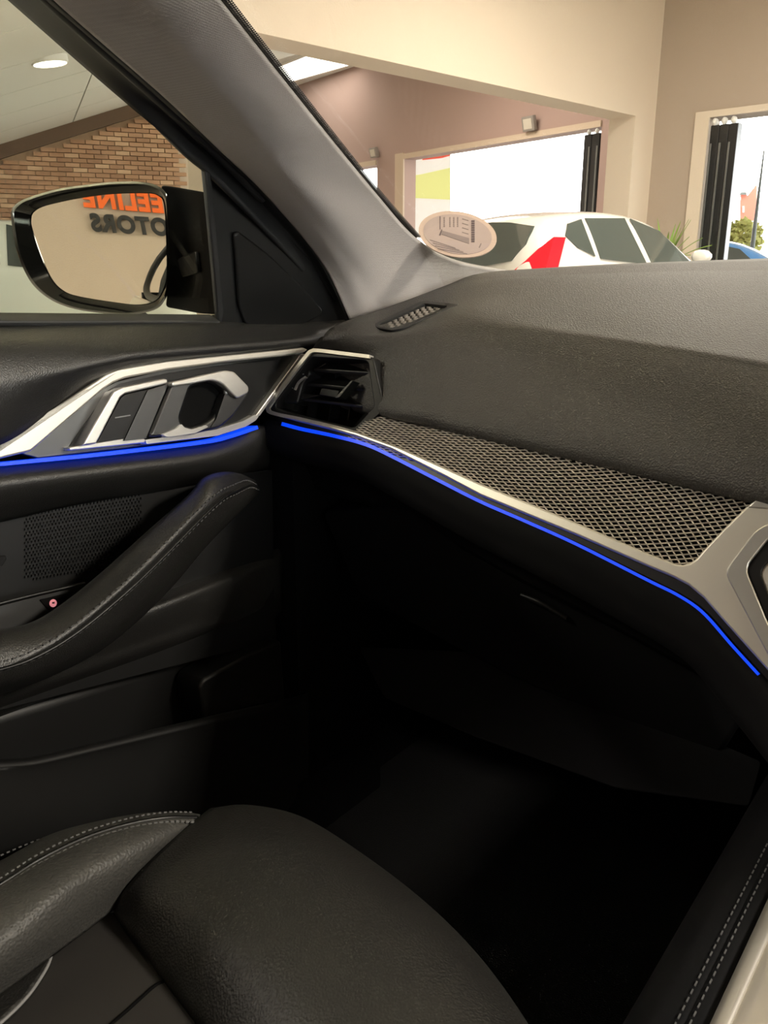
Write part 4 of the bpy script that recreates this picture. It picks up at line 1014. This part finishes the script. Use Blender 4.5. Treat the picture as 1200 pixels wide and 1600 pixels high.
# ---------------------------------------------------------------- footwell and shell parts
abox('firewall', (-0.86, 1.30, 0.25), (0.86, 1.36, 1.10), 'carpet', body)
abox('floor_pan', (-0.86, -1.4, 0.27), (0.86, 1.36, 0.31), 'carpet', body)
abox('kick_panel', (-0.84, 0.80, 0.31), (-0.785, 1.30, 0.98), 'footwell_plastic', body)
abox('sill', (-0.86, -1.4, 0.31), (-0.75, 0.95, 0.42), 'footwell_plastic', body)
abox('driver_side_panel', (0.80, -1.4, 0.27), (0.90, 1.36, 1.06), 'footwell_plastic', body)
abox('rear_bulkhead', (-0.86, -1.45, 0.27), (0.86, -1.36, 1.10), 'carpet', body)
loft('headliner', [[V((-.60, .40, 1.375)), V((-.2, .52, 1.40)), V((.2, .52, 1.40)), V((.60, .40, 1.375))], [V((-.62, 0, 1.43)), V((-.2, 0, 1.47)), V((.2, 0, 1.47)), V((.62, 0, 1.43))], [V((-.60, -1.0, 1.40)), V((-.2, -1.0, 1.44)), V((.2, -1.0, 1.44)), V((.60, -1.0, 1.40))], [V((-.52, -1.6, 1.28)), V((-.2, -1.6, 1.32)), V((.2, -1.6, 1.32)), V((.52, -1.6, 1.28))]], 20, 14, 'headliner', body, 0.02)
tube('roof_rail', [V((-.60, .42, 1.37)), V((-.64, 0, 1.42)), V((-.62, -1.0, 1.39)), V((-.54, -1.6, 1.28))], 0.035, 'headliner', body, n=20)
tube('roof_rail', [V((.60, .42, 1.37)), V((.64, 0, 1.42)), V((.62, -1.0, 1.39)), V((.54, -1.6, 1.28))], 0.035, 'headliner', body, n=20)
abox('b_pillar', (-0.86, -0.62, 1.0), (-0.80, -0.50, 1.10), 'black_plastic', body)
loft('centre_pillar', [[V((-.86, -.64, .4)), V((-.86, -.64, 1.08)), V((-.66, -.62, 1.41))], [V((-.80, -.56, .4)), V((-.80, -.56, 1.08)), V((-.61, -.55, 1.41))], [V((-.86, -.48, .4)), V((-.86, -.48, 1.08)), V((-.66, -.48, 1.41))]], 14, 8, 'black_plastic', body, 0.006)
# ---------------------------------------------------------------- centre console
con = thing('centre_console', 'black leather console side with double stitching and silver edge', 'console')
zs = ZR-0.497
x1 = (onz(1075, 1597, zs).x+onz(1184, 1325, zs).x)/2; x2 = (onz(1091, 1597, zs).x+onz(1198, 1342, zs).x)/2; x3 = (onz(1122, 1597, zs).x+onz(1200, 1391, zs).x)/2; x4 = (onz(1141, 1600, zs+.004).x+onz(1200, 1469, zs+.004).x)/2
def ex(prof, y0, y1, n=10): return [[V((x, y0+(y1-y0)*i/(n-1), z)) for i in range(n)] for x, z in prof]
Y0, Y1 = -0.6, 0.86
loft('knee_pad', ex([(x1-.05, ZR-.86), (x1-.045, ZR-.60), (x1-.035, ZR-.525), (x1-.018, ZR-.503), (x1, zs), ((x1+x2)/2, zs-.0015), (x2, zs), (x3-.004, zs-.001), (x3, zs-.008)], Y0, Y1), 20, 44, 'footwell_plastic', con, 0.004)
stitches('stitching', [V((x1, y, zs+.002)) for y in (-.2, .2, .5, .84)], con, 0.0085, 0.0024, 0.0005, 'thread_dark')
stitches('stitching', [V((x2, y, zs+.002)) for y in (-.2, .2, .5, .84)], con, 0.0085, 0.0024, 0.0005, 'thread_dark')
loft('silver_edge', ex([(x3, zs-.006), (x3+.002, zs+.004), (x4-.002, zs+.006), (x4, zs+.002)], Y0, Y1), 6, 12, 'satin_metal', con, 0.003)
loft('top_panel', ex([(x4, zs+.002), (x4+.01, zs+.004), (0.0, zs+.008), (0.10, zs+.004)], Y0, Y1), 6, 10, 'console_silver', con, 0.004)
loft('driver_flank', ex([(0.10, zs+.004), (0.12, zs-.03), (0.13, ZR-.84)], Y0, Y1), 6, 8, 'footwell_plastic', con, 0.004)

# ---------------------------------------------------------------- passenger seat
seat = thing('passenger_seat', 'black leather passenger seat cushion with stitched side bolster', 'car seat')
r4 = rowz([(335, 1266, -.512), (390, 1262, -.512), (470, 1280, -.512), (560, 1335, -.512), (660, 1412, -.512), (745, 1498, -.512), (822, 1606, -.512), (870, 1700, -.512)])
R0 = rowz([(183, 1428, -.545), (196, 1455, -.545), (232, 1500, -.545), (270, 1548, -.545), (312, 1602, -.545), (360, 1670, -.545), (400, 1740, -.545), (440, 1800, -.545)])
R0b = rowz([(183, 1414, -.53), (206, 1440, -.528), (244, 1482, -.527), (286, 1528, -.527), (330, 1582, -.527), (380, 1650, -.527), (426, 1722, -.527), (470, 1790, -.527)])
R1 = rowz([(204, 1384, -.512), (250, 1400, -.503), (305, 1432, -.50), (365, 1480, -.498), (430, 1545, -.498), (495, 1625, -.498), (555, 1710, -.498), (600, 1790, -.498)])
R2 = rowz([(246, 1338, -.503), (310, 1334, -.491), (380, 1358, -.486), (460, 1406, -.484), (550, 1482, -.484), (630, 1568, -.484), (700, 1670, -.484), (745, 1760, -.484)])
R3 = rowz([(300, 1291, -.502), (362, 1283, -.492), (440, 1303, -.487), (530, 1356, -.486), (625, 1432, -.486), (708, 1515, -.486), (785, 1622, -.486), (832, 1720, -.486)])
down = lambda P, dy, dz: [p+V((0, dy, dz)) for p in P]
loft('thigh_support', [R0, R0b, R1, R2, R3, r4, down(r4, 0.006, -0.03), down(r4, -0.004, -0.09)], 60, 56, 'seat_leather_smooth', seat, 0.005)
B0 = rowz([(-160, 1425, -.60), (0, 1350, -.60), (100, 1302, -.60), (200, 1277, -.60), (280, 1272, -.60), (312, 1276, -.60)])
B0b = rowz([(-160, 1440, -.53), (0, 1352, -.53), (90, 1305, -.52), (200, 1281, -.515), (280, 1276, -.515), (310, 1279, -.525)])
B1 = rowz([(-160, 1480, -.482), (0, 1385, -.482), (60, 1347, -.482), (130, 1313, -.482), (200, 1291, -.486), (260, 1281, -.494), (310, 1281, -.507)])
B2 = rowz([(-160, 1540, -.466), (0, 1437, -.466), (70, 1393, -.466), (140, 1350, -.470), (210, 1318, -.478), (262, 1299, -.49), (308, 1284, -.51)])
B3 = rowz([(-160, 1610, -.482), (0, 1500, -.484), (70, 1450, -.486), (130, 1405, -.49), (196, 1365, -.496), (250, 1328, -.505), (306, 1287, -.52)])
B4 = rowz([(-160, 1660, -.528), (0, 1550, -.528), (80, 1490, -.528), (140, 1446, -.53), (184, 1410, -.535), (236, 1352, -.54), (304, 1290, -.545)])
bol, _ = loft('side_bolster', [B0, B0b, B1, B2, B3, B4], 70, 46, 'seat_leather_lit', seat, 0.005)
mirr = lambda P: [V((-0.772-p.x, p.y-0.05, p.z-0.004)) for p in P]
loft('side_bolster', [mirr(B) for B in (B0, B0b, B1, B2, B3, B4)], 70, 46, 'seat_leather_lit', seat, 0.005)
sm = [(-160, 1478, -.480), (0, 1383, -.480), (60, 1345, -.480), (130, 1311, -.480), (200, 1289, -.484), (260, 1279, -.492), (306, 1279, -.505)]
stitches('stitching', rowz([(a[0]+2, a[1]+6, a[2]+.004) for a in sm]), bol, 0.0052, 0.0017, 0.0008)
stitches('stitching', rowz([(a[0]-1, a[1]-9, a[2]+.001) for a in sm]), bol, 0.0052, 0.0014, 0.0005)
tube('piping', rowz([(a[0], a[1]-1, a[2]+.002) for a in sm]), 0.0022, 'black_satin', bol, n=80)
stitches('stitching', rowz([(-160, 1410, -.53), (0, 1338, -.53), (60, 1313, -.53), (124, 1291, -.53)]), bol, 0.0052, 0.0014, 0.0005)
INSP = Plane((-0.4, 0.2, ZR-0.532), (0.0, 0.06, 1))
prism('centre_insert', [(-200, 1700), (0, 1551), (80, 1490), (160, 1425), (184, 1422), (200, 1450), (250, 1520), (312, 1602), (400, 1740), (520, 1900), (430, 2300), (-100, 2300), (-320, 1950)], INSP, 0.0, -0.03, 'suede', seat, bev=0.004)
prism('insert_wing', [(-200, 1700), (0, 1549), (80, 1486), (79, 1500), (66, 1522), (42, 1556), (0, 1597), (-200, 1770)], INSP, 0.006, -0.01, 'seat_leather_smooth', seat, bev=0.003)
tube('insert_piping', [INSP.at(*p, 0.004) for p in ((81, 1487), (77, 1503), (66, 1524), (42, 1558), (0, 1599), (-120, 1700))], 0.0014, 'white_mark', seat, n=40)
tube('insert_seam', [INSP.at(*p, 0.0002) for p in ((256, 1533), (240, 1542), (200, 1578), (172, 1602), (120, 1650))], 0.0014, 'mesh_back', seat, n=24)
abox('seat_base', (-0.56, -0.35, 0.40), (-0.19, 0.33, 0.585), 'footwell_plastic', seat, 0.02)
for xx in (-0.54, -0.22): abox('seat_rail', (xx-0.02, -0.35, 0.31), (xx+0.02, 0.42, 0.40), 'black_plastic', seat, 0.004)
